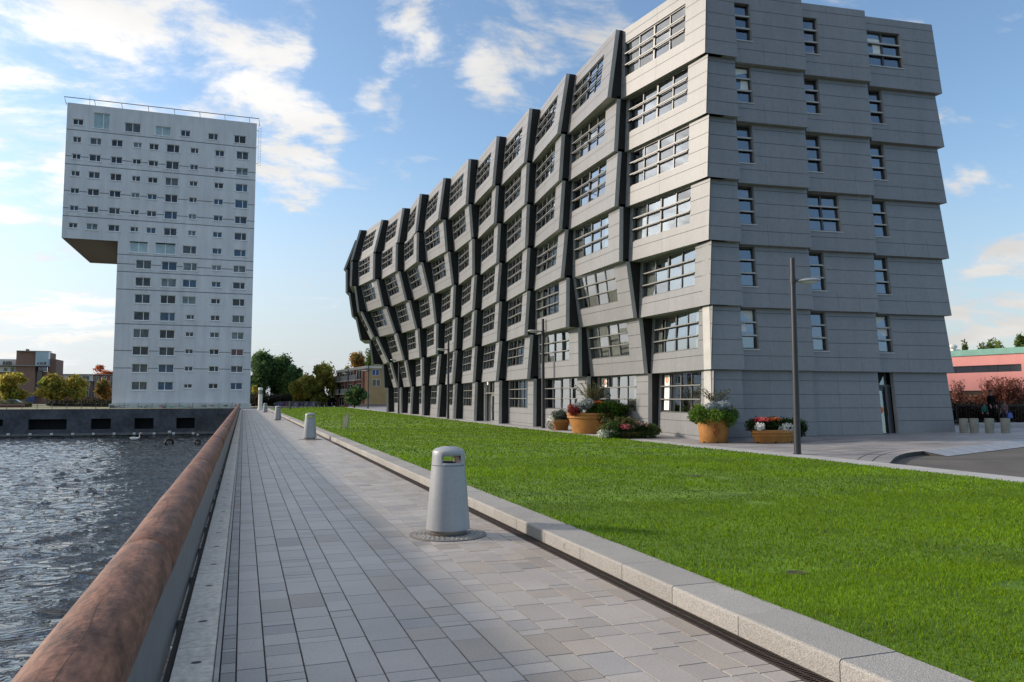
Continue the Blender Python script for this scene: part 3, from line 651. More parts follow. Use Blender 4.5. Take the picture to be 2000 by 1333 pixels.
# pencilled letter on the kerb face
mb=MB()
for (a,b,c,d) in((7.98,.03,7.98,.10),(7.98,.065,7.93,.10),(7.98,.065,7.92,.03),(7.86,.03,7.85,.045)): mb.quad((3.3945,a-.005,b),(3.3945,c-.005,d),(3.3945,c+.005,d),(3.3945,a+.005,b))
T(obj('kerb_scrawl',mb,M('marker ink',(.12,.11,.09),.8)),'small dark hand drawn scrawl on the pale kerb face','graffiti')
RUST=M('rusty drain grate',(.045,.032,.026),.7,.2,var=.4,scale=20); mb=MB()
mb.box(3.245,3.255,-4,121,-.05,0.002); mb.box(3.383,3.392,-4,121,-.05,0.002)
y=-3.
while y<30:
    mb.hexa([(3.256,y,-.012),(3.382,y+.016,-.012),(3.382,y+.026,-.012),(3.256,y+.010,-.012),(3.256,y,0),(3.382,y+.016,0),(3.382,y+.026,0),(3.256,y+.010,0)]); y+=.024
mb.box(3.316,3.323,-4,30,-.012,.0015); mb.box(3.256,3.382,30,121,-.02,-.004)
dr=obj('drain_channel',mb,RUST); T(dr,'rust brown slotted drain channel running along the foot of the kerb','drain')
mb=MB(); mb.quad((3.25,-4,-.08),(3.39,-4,-.08),(3.39,121,-.08),(3.25,121,-.08)); obj('channel_bed',mb,M('drain bed',(.012,.011,.01),.9),dr)

# ------------------------------------------------------------------ lawn
LX0,LX1=3.82,15.36
def lx1(Y): return np.interp(Y,[18,26,42,120],[15.36,14.92,14.62,14.5])
def lawn_z(X,Y):
    t=(X-LX0)/(lx1(Y)-LX0); return .12*(1-t)+(plaza_z(X,Y)+.03)*t+.10*np.sin(np.pi*np.clip(t,0,1))*np.clip((Y-5)/40,0,1)+.012*np.sin(X*2.1+Y*.7)*np.sin(Y*.9)
ys=np.concatenate([np.arange(-6,30,.5),np.arange(30,121,1.5),[121.]]); xs=np.linspace(LX0,LX1,28)
XX,YY=np.meshgrid(xs,ys); XX=LX0+(XX-LX0)/(LX1-LX0)*(lx1(YY)-LX0); idx=np.arange(XX.size).reshape(XX.shape); q=np.stack([idx[:-1,:-1],idx[:-1,1:],idx[1:,1:],idx[1:,:-1]],-1).reshape(-1,4)
LAWN=M('lawn soil and turf',(.065,.14,.002),.9,var=.3,scale=1.1,col2=(.115,.22,.003),v2=.35,s2=40.,bump=.6,bscale=30.)
T(npobj('lawn',np.stack([XX,YY,lawn_z(XX,YY)],-1).reshape(-1,3),q,LAWN,smooth=True),kind='structure')
SPOT=[(random.uniform(4.3,13),random.uniform(3.,30),random.uniform(.05,.15)) for _ in range(10)]+[(6.9,4.9,.16),(7.6,5.6,.13),(4.9,6.0,.1),(5.6,3.9,.12)]
mb=MB()
for x,y,r in SPOT:
    mb.poly([(x+r*random.uniform(.6,1.2)*math.cos(a)*1.3,y+r*random.uniform(.6,1.2)*math.sin(a),float(lawn_z(x,y))+.006) for a in np.linspace(0,6.28,12,endpoint=False)])
T(obj('soil_patch',mb,M('bare soil',(.045,.035,.02),.95,var=.4,scale=12)),kind='structure')
def noise2(x,y,seed=0):
    r=np.random.default_rng(seed); o=np.zeros_like(x)
    for _ in range(14):
        k=r.uniform(.3,2.6); th=r.uniform(0,6.28); o+=np.sin(k*(x*math.cos(th)+y*math.sin(th))+r.uniform(0,6.28))/14**.5
    return o
Vs=[];Fs=[];Ts=[];nv=0
for (ya,yb,den,h,w) in ((1.0,6,4200,.030,.0055),(6,11,1700,.034,.009),(11,20,520,.038,.017),(20,40,130,.045,.034),(40,121,22,.05,.09)):
    n=int((yb-ya)*(LX1-LX0)*den); x=RNG.uniform(LX0-.025,LX1,n); y=RNG.uniform(ya,yb,n); kq=x<lx1(y)+.02; x=x[kq]; y=y[kq]
    keep=(x*rt[0]+y*rt[1])<.74*(x*fw[0]+y*fw[1]); x=x[keep]; y=y[keep]; nz=noise2(x,y,3)
    bare=noise2(x*2.2,y*2.2,9); keep=(bare<1.6)|(RNG.random(len(x))<.25); x=x[keep];y=y[keep];nz=nz[keep]
    for sx_,sy_,sr_ in SPOT:
        k2=((x-sx_)/1.3)**2+(y-sy_)**2<(sr_*1.05)**2; kk=~k2|(RNG.random(len(x))<.22); x=x[kk];y=y[kk];nz=nz[kk]
    n=len(x)
    z=lawn_z(x,y)-.004; a=RNG.uniform(0,6.28,n); hh=h*RNG.uniform(.45,1.25,n)*(1+.22*nz); lean=RNG.uniform(.1,1.1,n)*hh; la=RNG.uniform(0,6.28,n)
    ww=w*RNG.uniform(.6,1.2,n)*.5; dx,dy=np.cos(a)*ww,np.sin(a)*ww; lx,ly=np.cos(la)*lean,np.sin(la)*lean
    P0=np.stack([x-dx,y-dy,z],1);P1=np.stack([x+dx,y+dy,z],1);P2=np.stack([x+lx*.35+dx*.8,y+ly*.35+dy*.8,z+hh*.6],1);P3=np.stack([x+lx*.35-dx*.8,y+ly*.35-dy*.8,z+hh*.6],1)
    P4=np.stack([x+lx+dx*.2,y+ly+dy*.2,z+hh],1);P5=np.stack([x+lx-dx*.2,y+ly-dy*.2,z+hh],1)
    V=np.stack([P0,P1,P2,P3,P4,P5],1).reshape(-1,3); i=nv+np.arange(n)[:,None]*6
    f=np.stack([i+np.array([0,1,2,3]),i+np.array([3,2,4,5])],1).reshape(-1,4); Vs.append(V);Fs.append(f);nv+=6*n
    c=np.array([.112,.226,.002])[None]*(1+.28*RNG.normal(size=(n,1)))*(1+.2*nz[:,None]); yl=RNG.random((n,1)); c=c+(yl>.93)*np.array([.07,.05,.02]); c[:,0]*=1+.35*RNG.random(n)
    Ts.append(np.repeat(np.clip(c,.008,.5),2,axis=0))
GRASS=M('grass blade',(1,1,1),.6,tint=True,trans=.4,spec=.08)
T(npobj('lawn_grass',np.concatenate(Vs),np.concatenate(Fs),GRASS,tint=np.concatenate(Ts)),'short bright green mown grass covering the lawn between kerb and building','grass',kind='stuff')

# ------------------------------------------------------------------ plaza, band, road on the right
def plaza_mat():
    m=M('plaza paving',(.25,.245,.25),.62,var=.22,scale=.35,v2=.14,s2=14.); nt=m.node_tree; N=nt.nodes; L=nt.links; b=N['Principled BSDF']; src=b.inputs['Base Color'].links[0].from_socket
    tc=N.new('ShaderNodeTexCoord'); br=N.new('ShaderNodeTexBrick'); br.inputs['Scale'].default_value=1.; br.inputs['Brick Width'].default_value=.9; br.inputs['Row Height'].default_value=.32; br.inputs['Mortar Size'].default_value=.008
    br.inputs['Color1'].default_value=(.78,.78,.8,1); br.inputs['Color2'].default_value=(1.2,1.15,1.12,1); br.inputs['Mortar'].default_value=(.45,.45,.45,1); L.new(tc.outputs['Object'],br.inputs[0])
    mx=N.new('ShaderNodeMix'); mx.data_type='RGBA'; mx.blend_type='MULTIPLY'; mx.inputs[0].default_value=1; L.new(src,mx.inputs[6]); L.new(br.outputs[0],mx.inputs[7]); L.new(mx.outputs[2],b.inputs['Base Color']); return m
PLZ=plaza_mat(); BAND=M('pale stone band',(.36,.355,.35),.7,var=.12,scale=2.,v2=.15,s2=40)
def pz(p,dz=0): return (p[0],p[1],plaza_z(p[0],p[1])+dz)
BX=16.40
def bx(Y): return float(lx1(Y))+1.04
curve=[(1742,905.6),(1742,900),(1748,893.5),(1760,888),(1778,884),(1803,881.5)]
cw=[GP(*c)[:2] for c in curve]; cw[0][0]=BX
for _ in range(2):      # round the kerb line off
    q_=[cw[0]]
    for a,b in zip(cw,cw[1:]): q_+=[a*.75+b*.25,a*.25+b*.75]
    cw=q_+[cw[-1]]
rp=[GP(1998,860)[:2]]; d_=np.array(rp[0])-np.array(cw[-1]); far=np.array(rp[0])+d_*2.2
mb=MB()
pp=[cw[0]]+[c for c in cw[1:]]+[rp[0],far]
for a,b in zip(pp,pp[1:]):      # strips running away from the kerb line to Y=125
    mb.poly([pz(a),pz(b),pz((b[0],125.)),pz((a[0],125.))])
yl=[float(cw[0][1]),18,22,26,34,42,80,125]
for a,b in zip(yl,yl[1:]): mb.quad(pz((bx(a),a)),pz((BX,a)),pz((BX,b)),pz((bx(b),b)))
T(obj('plaza',mb,PLZ),kind='structure')
mb=MB(); yl=[-8,8,18,22,26,34,42,80,121]
for a,b in zip(yl,yl[1:]): mb.quad(pz((float(lx1(a)),a),.008),pz((bx(a),a),.008),pz((bx(b),b),.008),pz((float(lx1(b)),b),.008))
mb.quad(pz((BX,-8),.008),pz((BX,-8),-.3),pz((BX,cw[0][1]),-.3),pz((BX,cw[0][1]),.008))
T(obj('stone_band',mb,BAND),kind='structure')
mb=MB()
for k in range(60):
    y=2+k*2.; mb.quad(pz((float(lx1(y)),y),.0105),pz((bx(y),y),.0105),pz((bx(y),y+.012),.0105),pz((float(lx1(y)),y+.012),.0105))
T(obj('band_joint',mb,JNT),kind='structure')
ROADM=M('asphalt',(.085,.078,.072),.9,var=.2,scale=.6,v2=.3,s2=60.,bump=.3,bscale=90)
mb=MB(); mb.poly([pz((BX+.002,-30),-.13),pz((70,-30),-.13),pz((70,60),-.13),pz((BX+.002,60),-.13)]); T(obj('road',mb,ROADM),kind='structure')
KD=M('dark kerb face',(.035,.03,.028),.8,var=.3,scale=3); mb=MB(); kc=MB()  # upright kerb faces in a much darker tone than the paving
for a,b in zip(cw,cw[1:]):
    mb.quad(pz(a,-.14),pz(b,-.14),pz(b,.004),pz(a,.004))
T(obj('plaza_kerb_face',mb,KD),kind='structure')
# curved double joint lines round the kerb
nrm=lambda v:v/np.linalg.norm(v)
for off in(.45,.85):
    for a,b in zip(cw[:-1],cw[1:]):
        d=nrm(np.array(b)-np.array(a)); n_=np.array([-d[1],d[0]]); A=np.array(a)+n_*off; Bq=np.array(b)+n_*off
        if A[0]<BX+.01 or Bq[0]<BX+.01: continue
        kc.quad(pz(A,.004),pz(Bq,.004),pz(Bq+n_*.035,.004),pz(A+n_*.035,.004))
if kc.f: T(obj('plaza_joint',kc,JNT),kind='structure')
# sloping drop kerb ramp
A=np.array(cw[-1]); Bq=np.array(rp[0]); d=nrm(Bq-A); n_=np.array([d[1],-d[0]]); mb=MB()
for k in range(9):
    a=A+(Bq-A)*k/8*1.0; b=A+(Bq-A)*(k+.97)/8; mb.quad(pz(a,.006),pz(b,.006),pz(b+n_*.75,-.115),pz(a+n_*.75,-.115)); mb.quad(pz(a+n_*.75,-.115),pz(b+n_*.75,-.115),pz(b+n_*.75,-.2),pz(a+n_*.75,-.2),1)
mb.quad(pz(A,.006),pz(A+n_*.75,-.115),pz(A+n_*.75,-.2),pz(A,-.2),1); e=far
mb.quad(pz(Bq,-.14),pz(e,-.14),pz(e,.0),pz(Bq,.0),1)
T(obj('drop_kerb',mb,[M('blue grey ramp slab',(.27,.29,.33),.6,var=.12,scale=3),KD]),kind='structure')
# pavement beyond the end of the lawn
mb=MB(); mb.quad((-1,YQ+6,-.05),(45,YQ+6,-.05),(45,YQ+26,-.05),(-1,YQ+26,-.05)); mb.quad((3.3,121,.12),(60,121,.12),(60,YQ+26,.12),(3.3,YQ+26,.12)); T(obj('back_pavement',mb,M('far paving',(.2,.195,.19),.8,var=.2,scale=.4)),kind='structure')
mb=MB(); mb.quad((-140,YQ+.6,.05),(-1,YQ+.6,.05),(-1,YT+60,.05),(-140,YT+60,.05)); T(obj('far_bank',mb,M('rough bank grass',(.13,.14,.06),.95,var=.5,scale=.6,col2=(.24,.23,.13))),kind='structure')
# ------------------------------------------------------------------ litter bins
BIN=M('bin grey metal',(.30,.315,.335),.45,.15,var=.06,scale=1.4,v2=.05,s2=25); BRING=M('bin base steel',(.30,.28,.25),.35,.7,var=.2,scale=6); BIN_IN=M('bin liner',(.03,.03,.032),.7)
COB=M('cobble stone',(.25,.24,.23),.75,var=.25,scale=14)
bin0=empty('litter_bin',(0,0,0))
mb=MB(); mb.lathe([(.262,.075),(.272,.08),(.272,.10),(.2125,.858),(.208,.862),(.19,.862)],64); obj('body',mb,BIN,bin0,smooth=True,autos=30)
mb=MB(); zs=[.868,.876,.90,.985,1.03,1.055]; prof=[(.205,.866),(.2105,.87),(.2085,.90),(.204,.985),(.2015,1.03),(.197,1.042),(.185,1.054),(.15,1.075),(.09,1.092),(.0,1.098)]
def skp(i,a):
    d1=abs((a+math.pi/2+math.pi)%(2*math.pi)-math.pi); d2=abs((a-math.pi/2+math.pi)%(2*math.pi)-math.pi); return i==2 and (d1<.64 or d2<.64)
mb.lathe(prof,80,skip=skp); lid=obj('lid',mb,BIN,bin0,smooth=True,autos=30); so=lid.modifiers.new('thick','SOLIDIFY'); so.thickness=.022; so.offset=-1
mb=MB(); mb.lathe([(.0,.35),(.17,.35),(.178,.872),(.17,.872),(.16,.37)],40); obj('liner',mb,BIN_IN,bin0,smooth=True)
mb=MB(); mb.lathe([(.226,.0),(.228,.004),(.228,.078),(.2,.08)],56); obj('base_ring',mb,BRING,bin0,smooth=True,autos=40)
mb=MB(); mb.lathe([(.48,.0),(.48,.012),(.462,.013),(.0,.0135)],48)
nc=0
for r in np.arange(.10,.46,.052):
    n=int(2*math.pi*r/.062)
    for k in range(n):
        a=2*math.pi*(k+.5*(nc%2))/n; da=.026/r; f=lambda rr,aa,z:(rr*math.cos(aa),rr*math.sin(aa),z)
        if r<.2: continue
        r0,r1=r-.022,r+.022; mb.hexa([f(r0,a-da,.013),f(r1,a-da,.013),f(r1,a+da,.013),f(r0,a+da,.013),f(r0+.004,a-da*.8,.02),f(r1-.004,a-da*.8,.02),f(r1-.004,a+da*.8,.02),f(r0+.004,a+da*.8,.02)],1)
    nc+=1
obj('cobble_footing',mb,[M('dark mortar',(.17,.16,.15),.9),COB],bin0)
bl=['tapered grey litter bin nearest on the promenade, on a round cobble footing','second grey litter bin along the promenade kerb, left of the slanted wooden post','third grey litter bin along the kerb, between the second bin and the farthest bin','farthest small grey litter bin, just right of the white column']
for k,(x,y) in enumerate(((875,1045),(605,859),(542.5,821),(518,805.8))):
    p=G(x,y,0); o=bin0 if k==0 else copy_tree(bin0); o.location=(p[0],p[1],.0005); o.rotation_euler=(0,0,.0)
    T(o,bl[k],'litter bin','litter bins along the promenade')
    if k==0: b1=p
mb=MB()
for i in range(6):
    for j in range(5):
        f=lambda a,b:(b1[0]+.045+.018*a*.9+.008*math.sin(a*1.7+b),b1[1]-.17+.012*math.sin(a*2.1+b*1.3)+.01*b,.878+.02*b+.004*math.sin(a*3))
        mb.quad(f(i,j),f(i+1,j),f(i+1,j+1),f(i,j+1))
T(obj('paper_bag',mb,M('brown paper',(.5,.33,.25),.7),loc=tuple(b1),org=tuple(b1)),'crumpled brown paper bag stuck in the opening of the nearest litter bin','litter')
# white column with a metal grille head
p=G(508,801.5,0); c0=empty('light_column',p); T(c0,'tall round white column with a metal grille head at the end of the promenade','column')
mb=MB(); mb.lathe([(.36,0),(.36,.25),(.29,.3),(.27,2.2),(.27,2.25)],28,cap0=True); obj('shaft',mb,M('white column paint',(.68,.66,.60),.5,var=.08,scale=2),c0,smooth=True,autos=40)
mb=MB(); mb.lathe([(.25,2.25),(.25,2.85)],28)
for z in np.arange(2.27,2.86,.07): mb.lathe([(.262,z),(.275,z+.015),(.262,z+.03)],28)
obj('grille',mb,M('grille steel',(.27,.28,.28),.5,.4),c0)
mb=MB(); mb.lathe([(.3,2.84),(.3,3.08),(.26,3.16),(0,3.2)],28); obj('cap',mb,M('white cap',(.7,.7,.68),.5),c0,smooth=True,autos=40)

# ------------------------------------------------------------------ street lamps
LPOLE=M('lamp post paint',(.035,.035,.042),.45,.3,var=.1,scale=2); LHEAD=M('lamp head shell',(.42,.42,.43),.35,.5); LGL=M('lamp lens',(.65,.66,.66),.15)
l0=empty('street_lamp',(0,0,0))
mb=MB(); mb.tube([(0,0,-.05),(0,0,1.2),(0,0,6.15)],[.108,.1,.078],18); mb.lathe([(.14,0),(.14,.02),(.11,.03)],18); obj('pole',mb,LPOLE,l0,smooth=True,autos=40)
mb=MB(); mb.tube([(.05,0,5.42),(.2,0,5.46),(.34,0,5.47)],.028,10); mb.tube([(0,0,5.36),(0,0,5.52)],.098,14); obj('arm',mb,LPOLE,l0,smooth=True,autos=40)
mb=MB(); prof=[(.0,.0),(.13,.004),(.24,.03),(.29,.06),(.285,.085),(.22,.125),(.11,.15),(.0,.158)]; mb.lathe(prof,28,cx=.5,sx=1.32,sy=.75); mb.v=[(a,b,c+5.37+.06*(a-.5)) for a,b,c in mb.v]; hd=obj('lamp_head',mb,LHEAD,l0,smooth=True)
mb=MB(); mb.lathe([(0,-.035),(.12,-.025),(.2,.0),(.225,.022)],24,cx=.52,sx=1.25,sy=.7); mb.v=[(a,b,c+5.37+.06*(a-.5)) for a,b,c in mb.v]; obj('lens',mb,LGL,hd,smooth=True)
lt=[((1558,888),0,'nearest dark street lamp, its head to the right, before the building end wall'),((1061,836.5),math.pi,'dark street lamp beside the smallest flower pot, its head to the left'),((875,818.5),math.pi,'dark street lamp in front of the front facade left of the glazed entrance'),((778.5,808),math.pi,'slim street lamp in front of the leaning far end of the wave building'),((718.5,800.5),math.pi,'slim street lamp in front of the yellow brick gable'),((679,798),math.pi,'slim street lamp in front of the balconies of the brick apartment block')]
for k,((x,y),rz,lab) in enumerate(lt):
    p=GP(x,y) if k<4 else G(x,y,.1); o=l0 if k==0 else copy_tree(l0); o.location=tuple(p); o.rotation_euler=(0,0,rz-(.3 if k==0 else .15)); T(o,lab,'street lamp','street lamps in front of the building')

# ------------------------------------------------------------------ foliage
def leaves(lobes,n,size,cols,flat=.0,shell=.55,spread=.25,size_var=.5):
    """lobes: (cx,cy,cz,rx,ry,rz[,weight]); returns verts, quads, tints of leaf shaped quads"""
    L_=np.array([l[:6] for l in lobes]); w=L_[:,3]*L_[:,4]+L_[:,3]*L_[:,5]; w=w/w.sum(); k=RNG.choice(len(L_),n,p=w)
    d=RNG.normal(size=(n,3)); d/=np.linalg.norm(d,axis=1,keepdims=True); r=(shell+(1-shell)*RNG.random((n,1))**.7)*(1+spread*RNG.normal(size=(n,1))*.5)
    P=L_[k,:3]+d*r*L_[k,3:6]
    nrm_=d+RNG.normal(size=(n,3))*.8; nrm_/=np.linalg.norm(nrm_,axis=1,keepdims=True); t=np.cross(nrm_,RNG.normal(size=(n,3))); t/=np.linalg.norm(t,axis=1,keepdims=True); b=np.cross(nrm_,t)
    s=size*(1-size_var+2*size_var*RNG.random((n,1))); a=s*.5
    V=np.stack([P-t*s,P-b*a*.9+nrm_*a*.15,P+t*s,P+b*a*.9+nrm_*a*.15],1).reshape(-1,3); Fq=np.arange(n*4).reshape(n,4)
    cols=np.array(cols); lc=RNG.integers(0,len(cols),len(L_)); ci=np.where(RNG.random(n)<.6,lc[k],RNG.integers(0,len(cols),n)); c=cols[ci]*(1+.22*RNG.normal(size=(n,1)))*(.8+.4*RNG.random((len(L_),1)))[k]
    return V,Fq,np.clip(c,.004,.95)
LEAF=M('leaf',(1,1,1),.55,tint=True,trans=.6,spec=.2); BARK=M('bark',(.06,.05,.04),.9,var=.3,scale=3)
def tree(name,label,loc,h,w,cols,n=5200,size=.32,trunk=.28,nl=20,seed=1,cat='tree',group=None,bare=0.,sparse=1.):
    rr=random.Random(seed); o=empty(name,loc); T(o,label,cat,group); cz=h*(trunk+(1-trunk)*.5); hz=h*(1-trunk)/2; lob=[]
    for i in range(nl):
        a=rr.uniform(0,6.28); v=rr.uniform(-1,1); rad_=math.sqrt(max(0.05,1-v*v))*rr.uniform(.25,.78); q=rr.uniform(.22,.40)
        lob.append((rad_*w/2*math.cos(a),rad_*w/2*math.sin(a),cz+v*hz*.78,w*q*.5,w*q*.5,hz*q*1.0))
    V,Fq,c=leaves(lob,int(n*sparse),size,cols,spread=.5); V[:,2]=np.maximum(V[:,2],.2)
    mb=MB(); tr=.018*h+.05; mb.tube([(0,0,-.3),(.05,0,h*trunk*.6),(0,.05,h*.55),(.05,0,h*.8)],[tr*1.3,tr,tr*.6,tr*.15],9)
    for i in range(11):
        l=lob[rr.randrange(nl)]; s=rr.uniform(.35,.65)*h; z0=min(s,l[2]-.1); mb.tube([(0,0,z0),(l[0]*.5,l[1]*.5,lerp(z0,l[2],.6)),(l[0],l[1],l[2])],[tr*.35,tr*.2,tr*.06],5)
    obj('trunk',mb,BARK,o); npobj('crown',V,Fq,LEAF,parent=o,tint=c); return o
YG=[(.30,.31,.06),(.38,.34,.07),(.22,.26,.05),(.42,.32,.07)]; DG=[(0.064, 0.131, 0.046), (0.087, 0.174, 0.058), (0.046, 0.099, 0.038), (0.131, 0.203, 0.064)]; RD=[(.40,.10,.04),(.50,.15,.05),(.28,.07,.03)]; MG=[(.13,.20,.05),(.19,.22,.05),(.10,.15,.04)]; AU=[(.44,.36,.06),(.32,.33,.06),(.50,.34,.05),(.24,.27,.05)]; RB=[(.34,.19,.07),(.24,.20,.06),(.40,.21,.06),(.17,.18,.05)]
def PT(x,fwd,z): 
    d=ray(x,VPY); p=EYE+d*fwd/ (d@fw); return (p[0],p[1],z)
def hgt(y,fwd): return H+(VPY-y)*fwd/1500.
def wid(px,fwd): return px*fwd/1500.
for k,(nm,x,yt,px,fwd,cols,lab,seed,tr,kw) in enumerate((
 ('park_tree',25,727,62,165,YG,'round yellow green tree farthest left beyond the quay, in front of the brick tower block',1,.18,{}),
 ('park_tree',104,735,55,165,YG,'broad pale green tree in front of the row houses, right of the brick tower block',2,.16,{}),
 ('park_tree',150,735,46,166,YG,'yellow green tree with bare top twigs in front of the row houses',3,.16,dict(sparse=.6)),
 ('park_tree',202,744,32,170,RB,'thin brownish tree at the left edge of the white tower',4,.2,dict(sparse=.5)),
 ('red_tree',200,712,66,215,RD,'red autumn tree rising behind the row houses beside the white tower',5,.3,{}),
 ('poplar',508,689,74,185,DG,'dark green tall tree right beside the white tower',6,.08,dict(n=11000)),
 ('poplar',547,697,70,190,DG,'dark green tall tree second from the white tower, over the parked bicycles',7,.08,dict(n=11000)),
 ('poplar',572,714,50,186,DG,'smaller dark green tree at the right end of the dark tall trees',8,.08,dict(n=8000)),
 ('small_tree',497,757,20,172,AU,'small yellow tree close to the right foot of the white tower',9,.15,dict(n=1800)),
 ('autumn_tree',584,739,46,150,AU,'low yellow orange tree behind the parked bicycles',10,.16,{}),
 ('autumn_tree',630,716,74,146,[(.40,.35,.08),(.30,.30,.06),(.44,.33,.08),(.22,.25,.05)],'large olive yellow tree left of the brick apartment block',11,.14,dict(n=7000)),
 ('small_tree',692,755,44,112,DG,'small dark green tree in front of the balconies',12,.22,dict(n=3600,size=.2)),
 ('backdrop_tree',696,690,48,172,RB,'red brown tree behind the roof of the brick apartment block',13,.2,{}),
 ('backdrop_tree',731,680,56,170,MG,'green tree behind the brick apartment block beside the wave building',14,.2,{}),
 ('roof_tree',1887,671,24,158,MG,'small dark tree top over the pink building, beside the white roof vent',15,.2,dict(n=3000)),
 ('roof_tree',1938,664,58,158,MG,'wide green tree behind the roof of the pink building',16,.2,{}),
 ('roof_tree',2003,656,52,158,MG,'green tree at the right picture edge behind the pink building',17,.2,{}))):
    hh=hgt(yt,fwd); p=PT(x,fwd,-.1); tree(nm,lab,p,hh+.1,wid(px,fwd)*1.08,cols,seed=seed*7+3,trunk=tr,**kw)
def hedge(name,label,pts,w,h,cols,n,size,cat='hedge',zb=0.):
    o=empty(name,(pts[0][0],pts[0][1],zb)); lob=[]; p0=np.array(pts[0]); p1=np.array(pts[1]); L_=np.linalg.norm(p1-p0); m=max(4,int(L_/(w*.6)))
    for i in range(m+1):
        q=p0+(p1-p0)*i/m; lob.append((q[0]-p0[0],q[1]-p0[1],h*.5,w*.55,w*.55,h*random.uniform(.48,.6)))
    V,Fq,c=leaves(lob,n,size,cols,spread=.3); V[:,2]=np.maximum(V[:,2],0.02); npobj('foliage',V,Fq,LEAF,parent=o,tint=c)
    mb=MB()
    for i in range(0,m+1,2): mb.tube([(lob[i][0],lob[i][1],-.1),(lob[i][0],lob[i][1],h*.7)],.04,5)
    obj('stems',mb,BARK,o); T(o,label,cat); return o
hedge('hedge','long low dark clipped hedge on the bank left of the white tower',(PT(106,152,0)[:2],PT(219,146,0)[:2]),2.2,1.35,[(.02,.022,.012),(.03,.03,.016)],5200,.22)
hedge('low_hedge','short low green hedge at the far left behind the quay',(PT(-10,142,0)[:2],PT(52,142,0)[:2]),1.8,.9,[(.05,.07,.02),(.08,.09,.03)],3000,.18)
hedge('back_hedge','dark undergrowth behind the parked bicycles below the dark trees',(PT(490,160,0)[:2],PT(650,150,0)[:2]),3.,2.4,[(.03,.032,.02),(.045,.04,.028)],7000,.26)
# log rail in the distance on the quay
mb=MB(); mb.tube([(-60,YQ+8,.62),(PT(60,112,0)[0],YQ+8,.62)],.22,14); o=obj('distant_log',mb,LOG,loc=(-45,YQ+8,0),org=(-45,YQ+8,0),smooth=True,autos=40); T(o,'distant brown log rail lying along the far left bank','railing')
# small parked car by the far bank
p=PT(25,150,0); car=empty('parked_car',p); T(car,'small blue white car parked far left beneath the trees','car')
mb=MB(); sh=[(-2.,.35),(-2.05,.75),(-1.2,.9),(-.65,1.4),(.7,1.42),(1.35,.95),(2.0,.85),(2.05,.4)]
mb.poly([(x,-.8,z) for x,z in sh]); mb.poly([(x,.8,z) for x,z in reversed(sh)])
for a,b in zip(sh,sh[1:]+sh[:1]): mb.quad((a[0],-.8,a[1]),(a[0],.8,a[1]),(b[0],.8,b[1]),(b[0],-.8,b[1]))
obj('body',mb,M('car paint',(.25,.33,.45),.3),car)
mb=MB(); mb.poly([(-1.1,-.81,.93),(.9+.3,-.81,.95),(.65,-.81,1.34),(-.6,-.81,1.33)]); obj('window',mb,M('car glass',(.02,.025,.03),.1),car)
for x in(-1.3,1.3):
    for y in(-.75,.75): mb=MB(); mb.tube([(x,y-.1,.32),(x,y+.1,.32)],.32,14); obj('wheel',mb,M('tyre',(.02,.02,.02),.8) if (x,y)==(-1.3,-.75) else bpy.data.materials['tyre'],car)

# ------------------------------------------------------------------ background buildings
def pb(mb,x0,x1,y0,y1,Y,D=8.,m=0,dz=0.):
    xm=(x0+x1)/2; a,b=atY(x0,VPY,Y)[0],atY(x1,VPY,Y)[0]; z1=atY(xm,y0,Y)[2]; z0=atY(xm,y1,Y)[2]; mb.box(a,b,Y-dz,Y+D,z0,z1,m)
BRK=M('brown brick',(.20,.125,.10),.85,var=.12,scale=1.2); BRK2=M('red brick',(.25,.10,.07),.85,var=.15,scale=1.2); WHT=M('white render',(.6,.6,.58),.7,var=.06,scale=.5); DGL=M('dark glazing',(.03,.035,.045),.08,spec=.8); BGL=M('pale blue glazing',(.30,.42,.52),.15,var=.1,scale=.4); BLU=M('blue panel',(.03,.07,.2),.5); ROOFD=M('grey roof edge',(.25,.25,.25),.7)
Y=215.; og=(*atY(60,VPY,Y)[:2],0); o=empty('brick_block',og); T(o,'brown brick block with a pale blue glass bay above the row houses','building')
mb=MB(); pb(mb,28,66,686,790,Y); pb(mb,66,91,726,790,Y+1.5); pb(mb,90.5,107,702,790,Y+2); pb(mb,66.2,91,688,715,Y+1.2); pb(mb,-60,28,713,790,Y+1.6); pb(mb,46,50,682,687,Y+2,1.5); obj('wall',mb,BRK,o,org=og)
mb=MB(); pb(mb,65.6,91.2,687,715,Y-.6,1.7); obj('glass_bay',mb,BGL,o,org=og)
mb=MB(); pb(mb,72,88,715.5,725.5,Y+.3,1.); pb(mb,52,67.5,776,785,Y-.3,.5); obj('blue_panel',mb,BLU,o,org=og)
mb=MB(); pb(mb,70,80,726,775,Y+1.,.8); obj('stair_glazing',mb,DGL,o,org=og)
mb=MB(); pb(mb,-60,92,713.3,714.8,Y-.7,2.2); pb(mb,27.5,92,685.4,686.6,Y-.7,3); obj('ledge',mb,ROOFD,o,org=og)
mb=MB(); pb(mb,-60,27.8,701.5,713.2,Y+1.8); pb(mb,-60,32,716,727,Y+.9,.7); obj('white_storey',mb,WHT,o,org=og)
for (a,b,c,d) in((2,6,706,713),(7.5,11,706,713),(12,15,706,713),(15.5,19,706,713),(5,11,719,725),(18,24,718,726),(70,72,708,712),(74.5,77,708,712),(78,80.5,708,712),(83,87,707,712.5),(73,76.5,718.5,724),(79,82,718.5,724),(84,87.5,718.5,724)):
    mb=MB(); pb(mb,a,b,c,d,Y-.75 if a>60 else Y+.8,.3); w=obj('window',mb,WHT if a>70 and c>715 else FRAME,o,org=og); mb=MB(); pb(mb,a+.4,b-.4,c+.5,d-.5,Y-.8 if a>60 else Y+.75,.06); obj('pane',mb,DGL,w,org=og)
